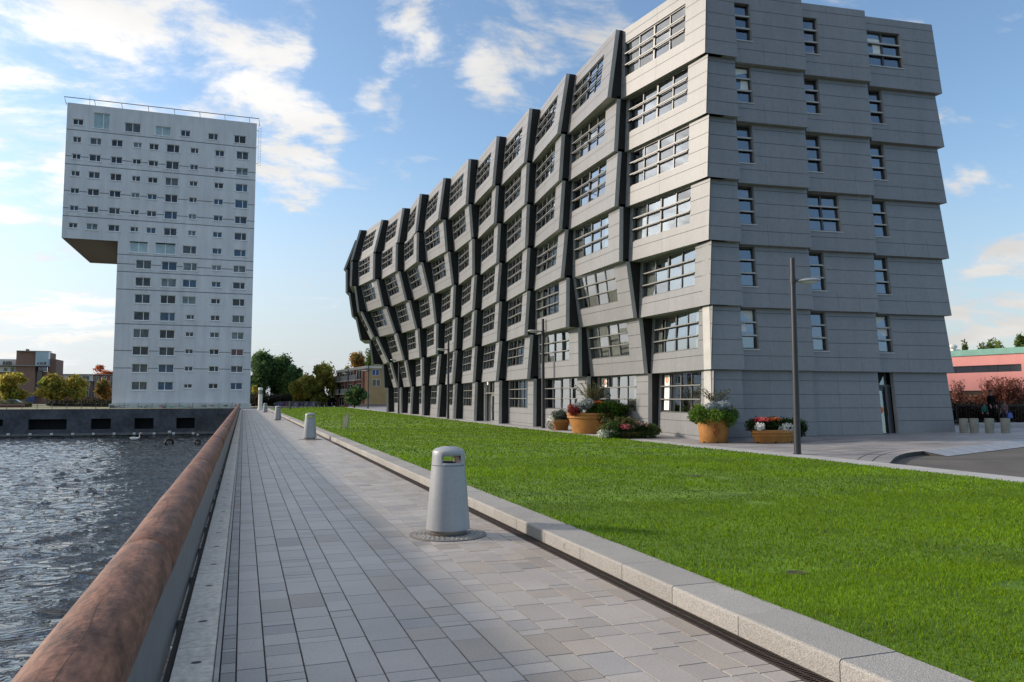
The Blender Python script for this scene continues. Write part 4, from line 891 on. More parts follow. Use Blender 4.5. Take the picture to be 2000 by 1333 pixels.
def rowhouse(x0,x1,yt,yb,Y,lab,nm='row_house',top=WHT,wall=BRK):
    og=(*atY((x0+x1)/2,VPY,Y)[:2],0); o=empty(nm,og); T(o,lab,'house','row houses beyond the quay' if x1<230 else None)
    s=(yb-yt); y1,y2=yt+s*.24,yt+s*.55
    mb=MB(); pb(mb,x0,x1,yt+1,y1,Y,9,0); pb(mb,x0,x1,y1,yb,Y+.3,8.5,1); obj('wall',mb,[top,wall],o,org=og)
    mb=MB(); pb(mb,x0-.2,x1+.2,yt-.4,yt+1,Y-.4,9.6); pb(mb,x0,x1,y1-.3,y1+.9,Y-.35,.6); obj('roof',mb,ROOFD,o,org=og)
    n=max(1,int((x1-x0)/14))
    for i in range(n):
        a=lerp(x0,x1,(i+.22)/n); b=lerp(x0,x1,(i+.75)/n)
        for (c,d) in((yt+2.8,y1-1.4),(y1+2,y2-2),(y2+1,yb-s*.2)):
            mb=MB(); pb(mb,a,b,c,d,Y-.06,.4); w=obj('window',mb,WHT,o,org=og)
            mb=MB(); m=(a+b)/2; pb(mb,a+.7,m-.35,c+.7,d-.7,Y-.09,.06); pb(mb,m+.35,b-.7,c+.7,d-.7,Y-.09,.06); obj('pane',mb,DGL,w,org=og)
        mb=MB(); pb(mb,b+.6,min(b+2.6,x1-.2),y2+1,yb-1,Y+.1,.3); obj('door',mb,BLU if i%2 else FRAMED,o,org=og)
rowhouse(92,127,731,786,228,'row house with a white top storey right beside the brick block')
rowhouse(127.2,153,731.2,786,228.5,'middle row house, half hidden by the tree with bare top twigs',wall=BRK2)
rowhouse(153.2,180,731.4,786,228,'white topped row house between the bare topped tree and the red tree')
rowhouse(180.2,226,732,786,228.6,'dark topped row house close to the left edge of the white tower',top=BRK2)
rowhouse(470,519,734,786,196,'brick house with white window frames just right of the white tower',top=BRK,nm='brick_house')
# brick apartment block with balconies
YEL=M('yellow brick',(.36,.245,.115),.85,var=.12,scale=1.,v2=.1,s2=8); ORB=M('orange brick',(.42,.22,.13),.85,var=.15,scale=1.); CRM=M('cream trim',(.55,.50,.42),.7)
A=np.array(PT(716,128,0)); Bq=np.array(PT(659,150,0)); Cq=np.array(PT(800,128.5,0)); og=tuple(A); o=empty('balcony_block',og); T(o,'three storey brick apartment block with balconies and a yellow gable beyond the lawn','building'); ht=hgt(716,128)
def seg(mb,P0,P1,u0,u1,z0,z1,d0,d1,m=0):
    P0=np.array(P0);P1=np.array(P1); d=(P1-P0); L_=np.linalg.norm(d[:2]); n=np.array([d[1],-d[0],0])/L_; 
    if n@(EYE-P0)<0: n=-n
    a=P0+d*u0; b=P0+d*u1; q=[]
    for z in(z0,z1):
        for pnt,dd in((a,d0),(b,d0),(b,d1),(a,d1)): v=pnt+n*dd; q.append((v[0],v[1],z))
    mb.hexa(q,m)
mb=MB(); seg(mb,A,Cq,0,1,-.3,ht,-12,0); obj('gable_wall',mb,YEL,o,org=og)
mb=MB(); seg(mb,A,Bq,0.0,1,-.3,ht-.05,-9,.02); obj('wall',mb,ORB,o,org=og)
mb=MB(); seg(mb,A,Cq,-.03,1,ht-.35,ht+.1,-12,.25); seg(mb,A,Bq,-.02,1.02,ht-.35,ht+.1,-.3,.3); obj('roof',mb,CRM,o,org=og)
for u0,u1,c,d,m in((.115,.29,722,734,BLU),(.12,.32,741,755,DGL)):
    mb=MB(); seg(mb,A,Cq,u0,u1,hgt(d,128),hgt(c,128),0,.06); w=obj('window',mb,CRM,o,org=og); mb=MB()
    um=(u0+u1)/2; seg(mb,A,Cq,u0+.012,um-.008,hgt(d,128)+.08,hgt(c,128)-.08,.06,.07); seg(mb,A,Cq,um+.008,u1-.012,hgt(d,128)+.08,hgt(c,128)-.08,.06,.07); obj('pane',mb,m,w,org=og)
for u in(.08,.36,.66,.96):
    mb=MB(); seg(mb,A,Bq,u-.02,u+.02,-.2,ht-.36,.02,.35); obj('pilaster',mb,BRK2,o,org=og)
for i,(u0,u1) in enumerate(((.12,.33),(.40,.63),(.70,.93))):
    for f in range(3):
        z=ht*(f/3)+.15; mb=MB(); seg(mb,A,Bq,u0+.02,u1-.02,z+.1,z+1.75,.02,.08); w=obj('window',mb,WHT,o,org=og); mb=MB(); um=(u0+u1)/2; seg(mb,A,Bq,u0+.035,um-.008,z+.2,z+1.65,.08,.09); seg(mb,A,Bq,um+.008,u1-.035,z+.2,z+1.65,.08,.09); obj('pane',mb,DGL,w,org=og)
        if f>0:
            mb=MB(); seg(mb,A,Bq,u0,u1,z-.12,z+.02,.08,1.3); bal=obj('balcony',mb,CRM,o,org=og); mb=MB(); seg(mb,A,Bq,u0,u1,z+.02,z+.9,1.22,1.28); obj('balcony_front',mb,M('balcony panel',(.22,.2,.19),.7) if (i,f)==(0,1) else bpy.data.materials['balcony panel'],bal,org=og)
mb=MB(); seg(mb,np.array(PT(700,122,0)),np.array(PT(790,122,0)),0,1,-.2,.75,-.15,.15); T(obj('garden_wall',mb,M('grey garden wall',(.2,.18,.16),.8,var=.2,scale=1),loc=PT(745,122,0),org=PT(745,122,0)),'low grey wall in front of the yellow gable beyond the lawn','wall')
# pink building on the right
PINK=M('pink render',(.60,.25,.235),.8,var=.05,scale=.5); GREEN=M('green copper edge',(.13,.30,.25),.6,var=.12,scale=1.)
A=np.array(PT(1820,126,0)); Bq=np.array(PT(2300,96.,0)); og=tuple(A); o=empty('pink_building',og); T(o,'long pink building with a green roof edge on the far right','building'); KF=121.
uA=lambda x: (lambda d,n:0)(0,0)
def u_of(x):   # parameter along A-B seen at image column x
    d=ray(x,VPY)[:2]; M2=np.array([[Bq[0]-A[0],-d[0]],[Bq[1]-A[1],-d[1]]]); return np.linalg.solve(M2,-(A[:2]))[0]
mb=MB(); ybands=[(-.5,hgt(782,KF)),(hgt(782,KF),hgt(763.5,KF)),(hgt(763.5,KF),hgt(729,KF)),(hgt(729,KF),hgt(715.5,KF)),(hgt(715.5,KF),hgt(696,KF))]
seg(mb,A,Bq,0,1,-.5,ybands[0][1],-20,0); seg(mb,A,Bq,0,1,*ybands[2],-20,0); seg(mb,A,Bq,0,1,*ybands[4],-20,0)
seg(mb,A,Bq,u_of(1929),u_of(1950),*ybands[1],-20,0); seg(mb,A,Bq,u_of(1963),1,*ybands[1],-20,0); seg(mb,A,Bq,u_of(1998),1,*ybands[3],-20,0); seg(mb,A,Bq,0,1,ybands[1][0],ybands[3][1],-20,-.35)
obj('wall',mb,PINK,o,org=og)
mb=MB(); seg(mb,A,Bq,-.01,1,hgt(696,KF),hgt(684.5,KF),-20,.2); obj('roof',mb,GREEN,o,org=og)
mb=MB()
for x in(1866,1898,1929,1948,1972): seg(mb,A,Bq,u_of(x),u_of(x)+.001,*ybands[3],-.3,-.2)
fr=obj('window_strip',mb,FRAMED,o,org=og); mb=MB(); seg(mb,A,Bq,0,u_of(1998),*ybands[3],-.34,-.28); obj('pane',mb,DGL,fr,org=og)
mb=MB(); seg(mb,A,Bq,0,u_of(1929),*ybands[1],-.34,-.25); obj('lower_window',mb,M('brown glazing',(.06,.045,.035),.15,var=.3,scale=1),o,org=og); mb=MB(); seg(mb,A,Bq,u_of(1950),u_of(1963),*ybands[1],-.34,-.25); obj('lower_window',mb,bpy.data.materials['brown glazing'],o,org=og)
p=np.array(PT(1867,122.,hgt(686,KF)))+np.array([1.6,1.6,0]); mb=MB(); mb.box(-.8,.8,-.8,.8,-.4,.42); mb.lathe([(.45,.42),(.45,.6),(.66,.66),(.7,.9),(.6,1.1),(.24,1.28),(0,1.3)],20); vt=obj('roof_vent',mb,WHT,o); vt.location=tuple(p-np.array(og))
# fence, hedges and shrubs before the pink building
f0=np.array(GP(1868,829.5)); f1=np.array(GP(2080,831.)); og=tuple(f0); fe=empty('metal_fence',og); T(fe,'dark metal railing with thin bars in front of the pink building','fence')
FEN=M('dark fence paint',(.02,.018,.018),.5); mb=MB(); seg(mb,f0,f1,0,1,f0[2]+.98,f0[2]+1.05,-.03,.03); seg(mb,f0,f1,0,1,f0[2]+.1,f0[2]+.14,-.02,.02); obj('top_rail',mb,FEN,fe,org=og)
mb=MB(); L_=np.linalg.norm(f1-f0)
for i in range(int(L_/.12)): u=i*.12/L_; seg(mb,f0,f1,u,u+.016/L_,f0[2]+.14,f0[2]+.98,-.008,.008)
obj('bars',mb,FEN,fe,org=og)
for i in range(int(L_/1.9)+1): u=min(.99,i*1.9/L_); mb=MB(); seg(mb,f0,f1,u,u+.06/L_,f0[2]-.1,f0[2]+1.06,-.03,.03); obj('post',mb,FEN,fe,org=og)
zf=f0[2]; away=np.array([fh[0],fh[1],0])
h0=f0+away*1.2; h1=f1+away*1.2
hedge('brown_hedge','brown leafless hedge directly behind the dark metal railing',((h0-rt*1)[:2],h1[:2]),1.1,1.12,[(.055,.035,.022),(.09,.05,.03),(.04,.03,.02)],7000,.10,zb=zf)
h0=np.array(PT(1852,112,0)); h1=np.array(PT(1940,108,0))
hedge('pink_leaf_hedge','sunlit pink and brown leaved hedge under the lower window of the pink building',(h0[:2],h1[:2]),2.6,hgt(776.5,110)+.2,[(.42,.18,.12),(.30,.12,.08),(.5,.25,.17),(.16,.07,.04)],5200,.2,zb=0.)
def twig_shrub(x,yt,w,label,seed,fwd_add=3.,n=2600):
    fwd=88.+fwd_add; p=np.array(PT(x,fwd,0)); w*=1.9; h=hgt(yt,fwd); rr=random.Random(seed); o=empty('red_shrub',(p[0],p[1],0)); T(o,label,'shrub'); mb=MB(); tips=[]
    for i in range(46):
        a=rr.uniform(0,6.28); s=rr.uniform(.1,.5)*w; hh=h*rr.uniform(.6,1.); q=[(0.12*math.cos(a)*s,.12*math.sin(a)*s,0),(.55*s*math.cos(a),.55*s*math.sin(a),hh*.5),(s*math.cos(a+.2),s*math.sin(a+.2),hh)]; mb.tube(q,[.05,.03,.012],4)
        for t in np.linspace(.3,1,8): tips.append(tuple(lerp(np.array(q[0]),np.array(q[1]),t*2) if t<.5 else lerp(np.array(q[1]),np.array(q[2]),t*2-1)))
    obj('branches',mb,M('reddish bark',(.10,.05,.035),.8) if 'reddish bark' not in bpy.data.materials else bpy.data.materials['reddish bark'],o)
    lob=[(*t,.24,.24,.3) for t in tips]; V,Fq,c=leaves(lob,n,.12,[(.24,.07,.05),(.36,.13,.10),(.13,.045,.03),(.42,.2,.15)]); V[:,2]=np.maximum(V[:,2],.02); npobj('foliage',V,Fq,LEAF,parent=o,tint=c)
twig_shrub(1945,737,2.2,'tall red brown shrub directly behind the standing person in black',1)
twig_shrub(1985,738,2.2,'tall red brown shrub at the right edge in front of the pink wall',2,2.6,3400)
twig_shrub(1966,742,1.6,'dense reddish shrub between the two tallest shrubs by the pink wall',4,2.2,3000)
twig_shrub(1872,744,1.0,'thin red leaved sapling beside the corner of the wave building',3,4.,700)

# ------------------------------------------------------------------ bollards, steps, people on the right
STN=M('concrete bollard',(.26,.25,.215),.85,var=.2,scale=4,bump=.3,bscale=60)
bo=None; labs=['stone bollard nearest to the corner of the end wall','second stone bollard from the end wall','third stone bollard, hiding the child in green','fourth stone bollard, right of the standing person']
for k,x in enumerate((1883,1903,1933,1964.5)):
    p=GP(x,846.0)
    if bo is None:
        mb=MB(); mb.lathe([(.165,-.05),(.17,.0),(.18,.5),(.182,.60),(.172,.625),(0,.632)],24,cap0=True); bo=obj('bollard',mb,STN,smooth=True,autos=40); o=bo
    else: o=bo.copy(); COL.objects.link(o)
    o.location=tuple(p); T(o,labs[k],'bollard','stone bollards by the road')
r3=rt
def slab(x0,x1,y,dep,h,lab,nm,mat):
    a=np.array(GP(x0,y)); b=np.array(GP(x1,y)); mb=MB(); d=nrm((b-a)[:2]); n=np.array([-d[1],d[0],0])*dep; q=[]
    for dz in(-.1,h):
        for v in(a,b,b+n,a+n): q.append((v[0],v[1],v[2]+dz))
    mb.hexa(q); T(obj(nm,mb,mat,loc=tuple(a),org=tuple(a)),lab,'step')
SLB=M('pale step stone',(.40,.41,.43),.7,var=.1,scale=2)
slab(1885,2090,833.5,1.1,.16,'pale low stone step under the people by the railing','stone_step',SLB)
slab(1885,2090,841.5,.25,.03,'narrow pale kerb stone behind the bollards','kerb_stone',SLB)
SKIN=M('skin',(.30,.18,.13),.55); HAIRM=M('dark hair',(.02,.015,.012),.6)
def person(label,loc,rz,height,top,legs,pose='stand',hair=HAIRM,bag=None):
    o=empty('person',loc,rz); T(o,label,'person'); s=height/1.75
    J={'pel':(0,0,.95,.125),'wai':(0,0,1.08,.12),'che':(0,0,1.30,.15),'nec':(0,0,1.47,.065),'hed0':(0,.015,1.55,.075),'hed1':(0,.02,1.64,.098),'hed2':(0,.0,1.72,.065),
       'shL':(-.17,0,1.40,.075),'elL':(-.24,.02,1.12,.05),'wrL':(-.22,.12,.90,.034),'shR':(.17,0,1.40,.075),'elR':(.25,.0,1.12,.05),'wrR':(.23,.13,.92,.034),
       'hiL':(-.09,0,.90,.1),'knL':(-.10,.03,.50,.062),'anL':(-.11,0,.09,.042),'toL':(-.12,.16,.04,.036),'hiR':(.09,0,.90,.1),'knR':(.11,.04,.50,.062),'anR':(.12,-.02,.09,.042),'toR':(.14,.14,.04,.036)}
    if pose=='sit':
        for k in J:
            x,y,z,r=J[k]
            if k[:2] not in('kn','an','to'): J[k]=(x,y-.05,z-.42,r)
        J['knL']=(-.12,.40,.50,.062);J['knR']=(.12,.40,.50,.062);J['anL']=(-.12,.40,.09,.042);J['anR']=(.13,.38,.09,.042);J['toL']=(-.12,.56,.04,.036);J['toR']=(.14,.54,.04,.036);J['wrL']=(-.12,.26,.56,.034);J['wrR']=(.12,.27,.56,.034);J['elL']=(-.24,.06,.68,.05);J['elR']=(.24,.06,.68,.05)
    Ed=[('pel','wai'),('wai','che'),('che','nec'),('nec','hed0'),('hed0','hed1'),('hed1','hed2'),('che','shL'),('shL','elL'),('elL','wrL'),('che','shR'),('shR','elR'),('elR','wrR'),('pel','hiL'),('hiL','knL'),('knL','anL'),('anL','toL'),('pel','hiR'),('hiR','knR'),('knR','anR'),('anR','toR')]
    for sd in 'LR':   # palm, five fingers
        w=np.array(J['wr'+sd][:3]); sg=-1 if sd=='L' else 1; J['pa'+sd]=(*(w+np.array([0,.035,-.075])),.03); Ed.append(('wr'+sd,'pa'+sd))
        for i,(dx,l) in enumerate(((-.027,.06),(-.009,.072),(.009,.068),(.026,.052))):
            a=w+np.array([dx,.045,-.11]); b=a+np.array([dx*.2,.008,-l*.5]); c=b+np.array([0,-.012,-l*.5]); J[f'f{i}a'+sd]=(*a,.0095);J[f'f{i}b'+sd]=(*b,.0085);J[f'f{i}c'+sd]=(*c,.007); Ed+=[('pa'+sd,f'f{i}a'+sd),(f'f{i}a'+sd,f'f{i}b'+sd),(f'f{i}b'+sd,f'f{i}c'+sd)]
        a=w+np.array([-sg*.03,.05,-.05]); b=a+np.array([-sg*.015,.02,-.035]); J['ta'+sd]=(*a,.011);J['tb'+sd]=(*b,.009); Ed+=[('pa'+sd,'ta'+sd),('ta'+sd,'tb'+sd)]
    bm=bmesh.new(); ly=bm.verts.layers.skin.verify(); vm={}
    for k,(x,y,z,r) in J.items():
        v=bm.verts.new((x*s,y*s,z*s)); v[ly].radius=(r*s*(1.15 if k in('che','wai','pel') else 1),r*s*(.8 if k in('che','wai') else 1)); v[ly].use_root=(k=='pel'); vm[k]=v
    for a,b in Ed: bm.edges.new((vm[a],vm[b]))
    me=bpy.data.meshes.new('body_skel'); bm.to_mesh(me); bm.free(); tmp=bpy.data.objects.new('tmp',me); COL.objects.link(tmp); tmp.modifiers.new('s','SKIN'); sb=tmp.modifiers.new('d','SUBSURF'); sb.levels=2; sb.render_levels=2
    dg=bpy.context.evaluated_depsgraph_get(); dg.update(); m2=bpy.data.meshes.new_from_object(tmp.evaluated_get(dg)); bpy.data.objects.remove(tmp)
    for m in(SKIN,top,legs,FRAMED): m2.materials.append(m)
    jn=list(J); jp=np.array([J[k][:3] for k in jn])*s
    mids=[((np.array(J[a][:3])+np.array(J[b][:3]))/2*s,a,b) for a,b in Ed]; mp=np.array([m[0] for m in mids])
    for p_ in m2.polygons:
        c=np.array(p_.center); i=int(np.argmin(((mp-c)**2).sum(1))); a,b=mids[i][1:]; k=0
        if b[:2] in('wa','ch','sh','el') or (b[:2]=='wr'): k=1
        if b=='nec': k=1 if c[2]<(J['nec'][2]-.03)*s else 0
        if b[:2] in('hi','kn','an'): k=2
        if b[:2]=='to': k=3
        p_.material_index=k; p_.use_smooth=True
    m2.name='body'; bo_=link('body',m2,o)
    hc=np.array(J['hed1'][:3])*s; mb=MB(); mb.lathe([(.0,.118*s),(.06*s,.11*s),(.098*s,.06*s),(.108*s,.0),(.1*s,-.05*s)],16,cx=0,cy=0,skip=lambda i,a: i==3 and abs((a-math.pi/2+math.pi)%(2*math.pi)-math.pi)<1.0); mb.v=[(a+hc[0],b+hc[1]-.012*s,c+hc[2]+.012*s) for a,b,c in mb.v]; obj('hair',mb,hair,o,smooth=True)
    mb=MB(); 
    for sx in(-1,1): mb.box(hc[0]+sx*.034*s-.012*s,hc[0]+sx*.034*s+.012*s,hc[1]+.088*s,hc[1]+.099*s,hc[2]-.012*s,hc[2]-.002*s)
    obj('eyes',mb,FRAMED,o); mb=MB(); mb.hexa([(hc[0]-.014*s,hc[1]+.085*s,hc[2]-.05*s),(hc[0]+.014*s,hc[1]+.085*s,hc[2]-.05*s),(hc[0]+.01*s,hc[1]+.118*s,hc[2]-.048*s),(hc[0]-.01*s,hc[1]+.118*s,hc[2]-.048*s),(hc[0]-.008*s,hc[1]+.085*s,hc[2]-.005*s),(hc[0]+.008*s,hc[1]+.085*s,hc[2]-.005*s),(hc[0]+.006*s,hc[1]+.1*s,hc[2]-.008*s),(hc[0]-.006*s,hc[1]+.1*s,hc[2]-.008*s)]); obj('nose',mb,SKIN,o)
    mb=MB(); mb.box(hc[0]-.022*s,hc[0]+.022*s,hc[1]+.08*s,hc[1]+.094*s,hc[2]-.072*s,hc[2]-.066*s); obj('mouth',mb,M('lips',(.25,.09,.08),.6) if 'lips' not in bpy.data.materials else bpy.data.materials['lips'],o)
    return o
BLK=M('black coat',(.006,.006,.006),.9,spec=.05); DKT=M('dark trousers',(.007,.007,.008),.9,spec=.05); GRT=M('green shirt',(.01,.12,.10),.8); PKT=M('dusty pink top',(.18,.10,.11),.85,var=.2,scale=8); BLT=M('dark blue trousers',(.02,.025,.06),.85)
tocam=math.atan2(rt[1],rt[0])+math.pi
p=np.array(GP(1946,832)); pst=p+away*.35; person('standing person in a black coat and dark trousers in front of the railing',(pst[0],pst[1],p[2]+.16),tocam+.35,1.66,BLK,DKT)
p=np.array(GP(1931.5,832)); p=p+away*.3; person('child in a green shirt behind the third stone bollard',(p[0],p[1],p[2]+.16),tocam-.2,.98,GRT,DKT)
p=np.array(GP(1971,832)); p=p+away*.3; person('child in a dusty pink top beside the fourth stone bollard',(p[0],p[1],p[2]+.16),tocam-.9,1.08,PKT,BLT)
pb_=p+rt*.24+np.array([0,0,.50]); mb=MB(); mb.hexa([(-.16,-.07,-.12),(.16,-.07,-.12),(.16,.07,-.12),(-.16,.07,-.12),(-.13,-.03,.14),(.13,-.03,.14),(.13,.03,.14),(-.13,.03,.14)]); mb.tube([(-.08,0,.14),(-.06,0,.24),(.06,0,.24),(.08,0,.14)],.012,6)
T(obj('blue_bag',mb,M('blue bag',(.06,.10,.32),.6),loc=tuple(pb_)),'blue bag held by the child in the dusty pink top','bag')

# ------------------------------------------------------------------ flower pots
TER=M('terracotta',(.34,.145,.03),.72,var=.2,scale=2.2,v2=.08,s2=18.,bump=.15,bscale=30.); TERD=M('terracotta relief',(.30,.10,.022),.8); SOIL=M('potting soil',(.03,.022,.016),.95)
def pot(px,py,prof,sx,sy,label,bands=(),feet=True,rz=0.):
    p=np.array(GP(px,py)); p[2]+=.004; o=empty('flower_pot',tuple(p),rz); T(o,label,'flower pot','terracotta flower pots in front of the building'); mb=MB(); mb.lathe(prof,56,sx=sx,sy=sy)
    for z,r in bands: mb.lathe([(r,z-.03),(r+.035,z-.015),(r+.035,z+.015),(r,z+.03)],56,sx=sx,sy=sy)
    po=obj('pot',mb,TER,o,smooth=True,autos=35); mb=MB(); R=prof[-1][0]; mb.lathe([(R,prof[-1][1]-.02),(0,prof[-1][1]+.02)],40,sx=sx,sy=sy); obj('soil',mb,SOIL,o); 
    if feet:
        mb=MB()
        for a in np.arange(0,6.28,1.05): x,y=prof[0][0]*.985*sx*math.cos(a+.2),prof[0][0]*.985*sy*math.sin(a+.2); mb.lathe([(.055,.001),(.05,.05),(.0,.065)],12,cx=x,cy=y)
        obj('drain_notch',mb,DARK,po)
    return o,p
def fol(o,name,lobes,n,size,cols,**k):
    V,Fq,c=leaves(lobes,n,size,cols,**k); npobj(name,V,Fq,LEAF,parent=o,tint=c)
def twigs(o,cx,cy,z,n,h,sp,cols,leaf=.05,seed=1,m=900):
    rr=random.Random(seed); mb=MB(); lob=[]
    for i in range(n):
        a=rr.uniform(0,6.28); s=rr.uniform(.2,1)*sp; hh=h*rr.uniform(.5,1); p1=(cx+s*.4*math.cos(a),cy+s*.4*math.sin(a),z+hh*.6); p2=(cx+s*math.cos(a),cy+s*math.sin(a),z+hh); mb.tube([(cx+.05*math.cos(a),cy+.05*math.sin(a),z-.1),p1,p2],[.012,.009,.004],4)
        for t in np.linspace(.2,1,6): q=lerp(np.array(p1),np.array(p2),t); lob.append((*q,.05,.05,.06))
    obj('stems',mb,BARK,o); fol(o,'sprigs',lob,m,leaf,cols)
GRN=[(.045,.10,.014),(.065,.14,.018),(.03,.065,.012),(.085,.16,.025)]; SIL=[(.42,.46,.46),(.55,.6,.62),(.3,.34,.34)]; OLV=[(.11,.12,.045),(.16,.15,.07),(.07,.08,.03)]; CRI=[(.22,.03,.03),(.14,.03,.025),(.3,.06,.04)]; WHF=[(.85,.85,.82),(.75,.75,.7)]; PKF=[(.75,.16,.2),(.8,.35,.35),(.6,.05,.08)]; ORF=[(.55,.13,.03),(.65,.22,.04)]
def circ(n,R,z,rx,rz_,sx=1,sy=1,j=.1): return [(R*sx*math.cos(a)+random.gauss(0,j),R*sy*math.sin(a)+random.gauss(0,j),z+random.gauss(0,j*.6),rx,rx,rz_) for a in np.linspace(0,6.28,n,endpoint=False)]
# tall pot at the corner
o,p=pot(1394,864.5,[(.49,.0),(.515,.03),(.56,.4),(.60,.80),(.635,.84),(.635,.9),(.60,.91),(.575,.85)],1,1,'tall terracotta pot with an embossed crest beside the building corner')
mb=MB(); rn=random.Random(5)
for i in range(70):
    u=rn.uniform(-1,1); v=rn.uniform(-1,1)
    if (u*u+v*v)>1 or abs(math.sin(v*9))<.25: continue
    z=.45+v*.29; R=.52+.11*(z/.85)+.004; a=-math.pi/2-.42+u*.20; q=(R*math.cos(a),R*math.sin(a),z); mb.lathe([(.035,-.02),(.03,.012),(.0,.022)],7); mb.v[-21:]=[(q[0]+x*abs(math.sin(a))+.9*zz_*math.cos(a),q[1]-x*math.cos(a)*.0+zz_*math.sin(a),q[2]+y) for x,y,zz_ in mb.v[-21:]]
obj('crest',mb,TERD,o)
fol(o,'foliage',circ(12,.45,1.06,.34,.30)+circ(12,.68,1.0,.30,.27)+circ(6,.28,1.2,.32,.26)+[(.72,-.1,1.05,.36,.32,.34)],9000,.05,[(.08,.16,.02),(.11,.21,.03),(.05,.11,.015),(.13,.22,.035)])
fol(o,'silver_foliage',[(-.45+i*.14,-.48,1.40+.05*math.sin(i*2),.2,.2,.13) for i in range(7)],1700,.05,SIL)
twigs(o,.1,0,1.35,22,.75,.65,OLV,leaf=.028,seed=2,m=700)
# long low bowl
o,p=pot(1512,865.,[(.80,.0),(.84,.05),(.93,.34),(.985,.38),(.985,.47),(.95,.49),(.9,.44)],1,.52,'long low terracotta bowl with red and white flowers in front of the end wall',bands=((.27,.92),))
fol(o,'foliage',[(x,random.gauss(0,.12),.58+.1*math.cos(x),.36,.34,.26) for x in np.linspace(-.8,1.15,10)]+[(.9,-.1,.45,.4,.35,.28),(1.15,.0,.4,.25,.3,.25)],5200,.05,[(.03,.06,.012),(.045,.08,.016),(.02,.04,.01)])
fol(o,'white_flowers',[(.35,-.38,.55,.38,.16,.2),(-.85,-.3,.62,.2,.15,.15)],800,.045,WHF); fol(o,'red_flowers',[(x,-.1,.88,.18,.25,.08) for x in(-.75,-.5,-.3,.0)],420,.045,PKF+ORF)
# large round bowl
o,p=pot(1155,846.5,[(.86,.0),(.90,.05),(1.07,.62),(1.09,.70),(1.165,.74),(1.165,.86),(1.20,.89),(1.20,.97),(1.14,.98),(1.09,.9)],1,1,'largest terracotta bowl overflowing with mixed plants before the front facade')
fol(o,'foliage',[(x+.25,y,1.08+.1*math.cos(x),.42,.42,.34) for x in np.linspace(-.2,1.0,5) for y in(-.7,0.)]+[(.75,-.85,.85,.55,.42,.45),(.15,-1.0,.88,.45,.32,.4),(1.2,-.35,.95,.42,.5,.5),(1.1,.2,1.2,.5,.5,.4),(.5,-.5,1.2,.6,.5,.35)],12500,.055,GRN+[(.025,.05,.012)])
fol(o,'silver_foliage',[(-.45,-.5,1.42,.36,.35,.25),(-.85,-.4,1.25,.25,.25,.25),(.75,-.3,1.75,.14,.14,.42)],1500,.055,SIL); fol(o,'crimson_foliage',[(-1.05,-.4,1.08,.28,.32,.24),(-.9,.1,1.15,.25,.3,.25)],1500,.055,CRI); fol(o,'orange_flowers',[(.1,-.45,1.45,.5,.35,.1)],700,.05,ORF)
twigs(o,.1,.1,1.2,60,1.35,.85,OLV,leaf=.03,seed=4,m=2600)
# smallest pot behind
o,p=pot(1095,840.5,[(.36,.0),(.38,.03),(.45,.36),(.49,.40),(.49,.55),(.46,.56),(.43,.5)],1,1,'smallest terracotta pot with grey green plants left of the largest bowl',bands=((.28,.43),),feet=False)
fol(o,'foliage',circ(8,.3,.72,.26,.22)+circ(5,.1,.85,.25,.2),2200,.05,[(.10,.13,.10),(.16,.19,.16),(.05,.07,.05)]); fol(o,'trailing_flowers',[(-.65,-.2,.55,.2,.2,.2),(-.75,-.2,.3,.18,.18,.22),(-.6,-.25,.15,.15,.15,.15),(.45,-.4,.45,.14,.12,.3)],900,.04,WHF+[(.4,.42,.36),(.2,.2,.12)])
# flat flower bowl half hidden by the lawn edge
o,p=pot(1222,856.,[(.9,.0),(1.0,.06),(1.1,.22),(1.12,.26),(1.04,.26)],1,.55,'flat bowl hidden under pink and white flowers beside the lawn edge',feet=False)
fol(o,'foliage',[(x,-.52,.16,.24,.2,.16) for x in np.linspace(-.85,1.0,9)]+[(x,random.gauss(-.1,.15),.30+.25*math.exp(-(x/.9)**2),.36,.36,.26) for x in np.linspace(-1.0,1.35,12)],7000,.05,[(.07,.13,.03),(.09,.15,.035),(.05,.09,.03),(.12,.15,.06)])
fol(o,'white_flowers',[(-1.15,-.35,.2,.38,.2,.2),(-.9,-.42,.22,.3,.2,.18)],700,.045,WHF+[(.55,.58,.5)]); fol(o,'pink_flowers',[(random.uniform(-.4,.8),random.uniform(-.5,.1),.55+random.uniform(0,.12),.07,.07,.07) for _ in range(34)]+[(.4,-.4,.62,.25,.2,.1),(-.2,-.5,.5,.3,.2,.12)],900,.045,PKF+WHF)
twigs(o,-.2,0,.45,30,.45,.9,OLV,leaf=.045,seed=6,m=900)
p=GP(1262.5,848); mb=MB(); mb.lathe([(.07,0),(.075,.62),(.085,.64),(.085,.72),(.05,.8),(0,.82)],16,cap0=True); T(obj('red_post',mb,M('red paint',(.42,.012,.02),.5),loc=tuple(np.array(p)),smooth=True,autos=40),'small red post between the flower bowl and the facade','post')

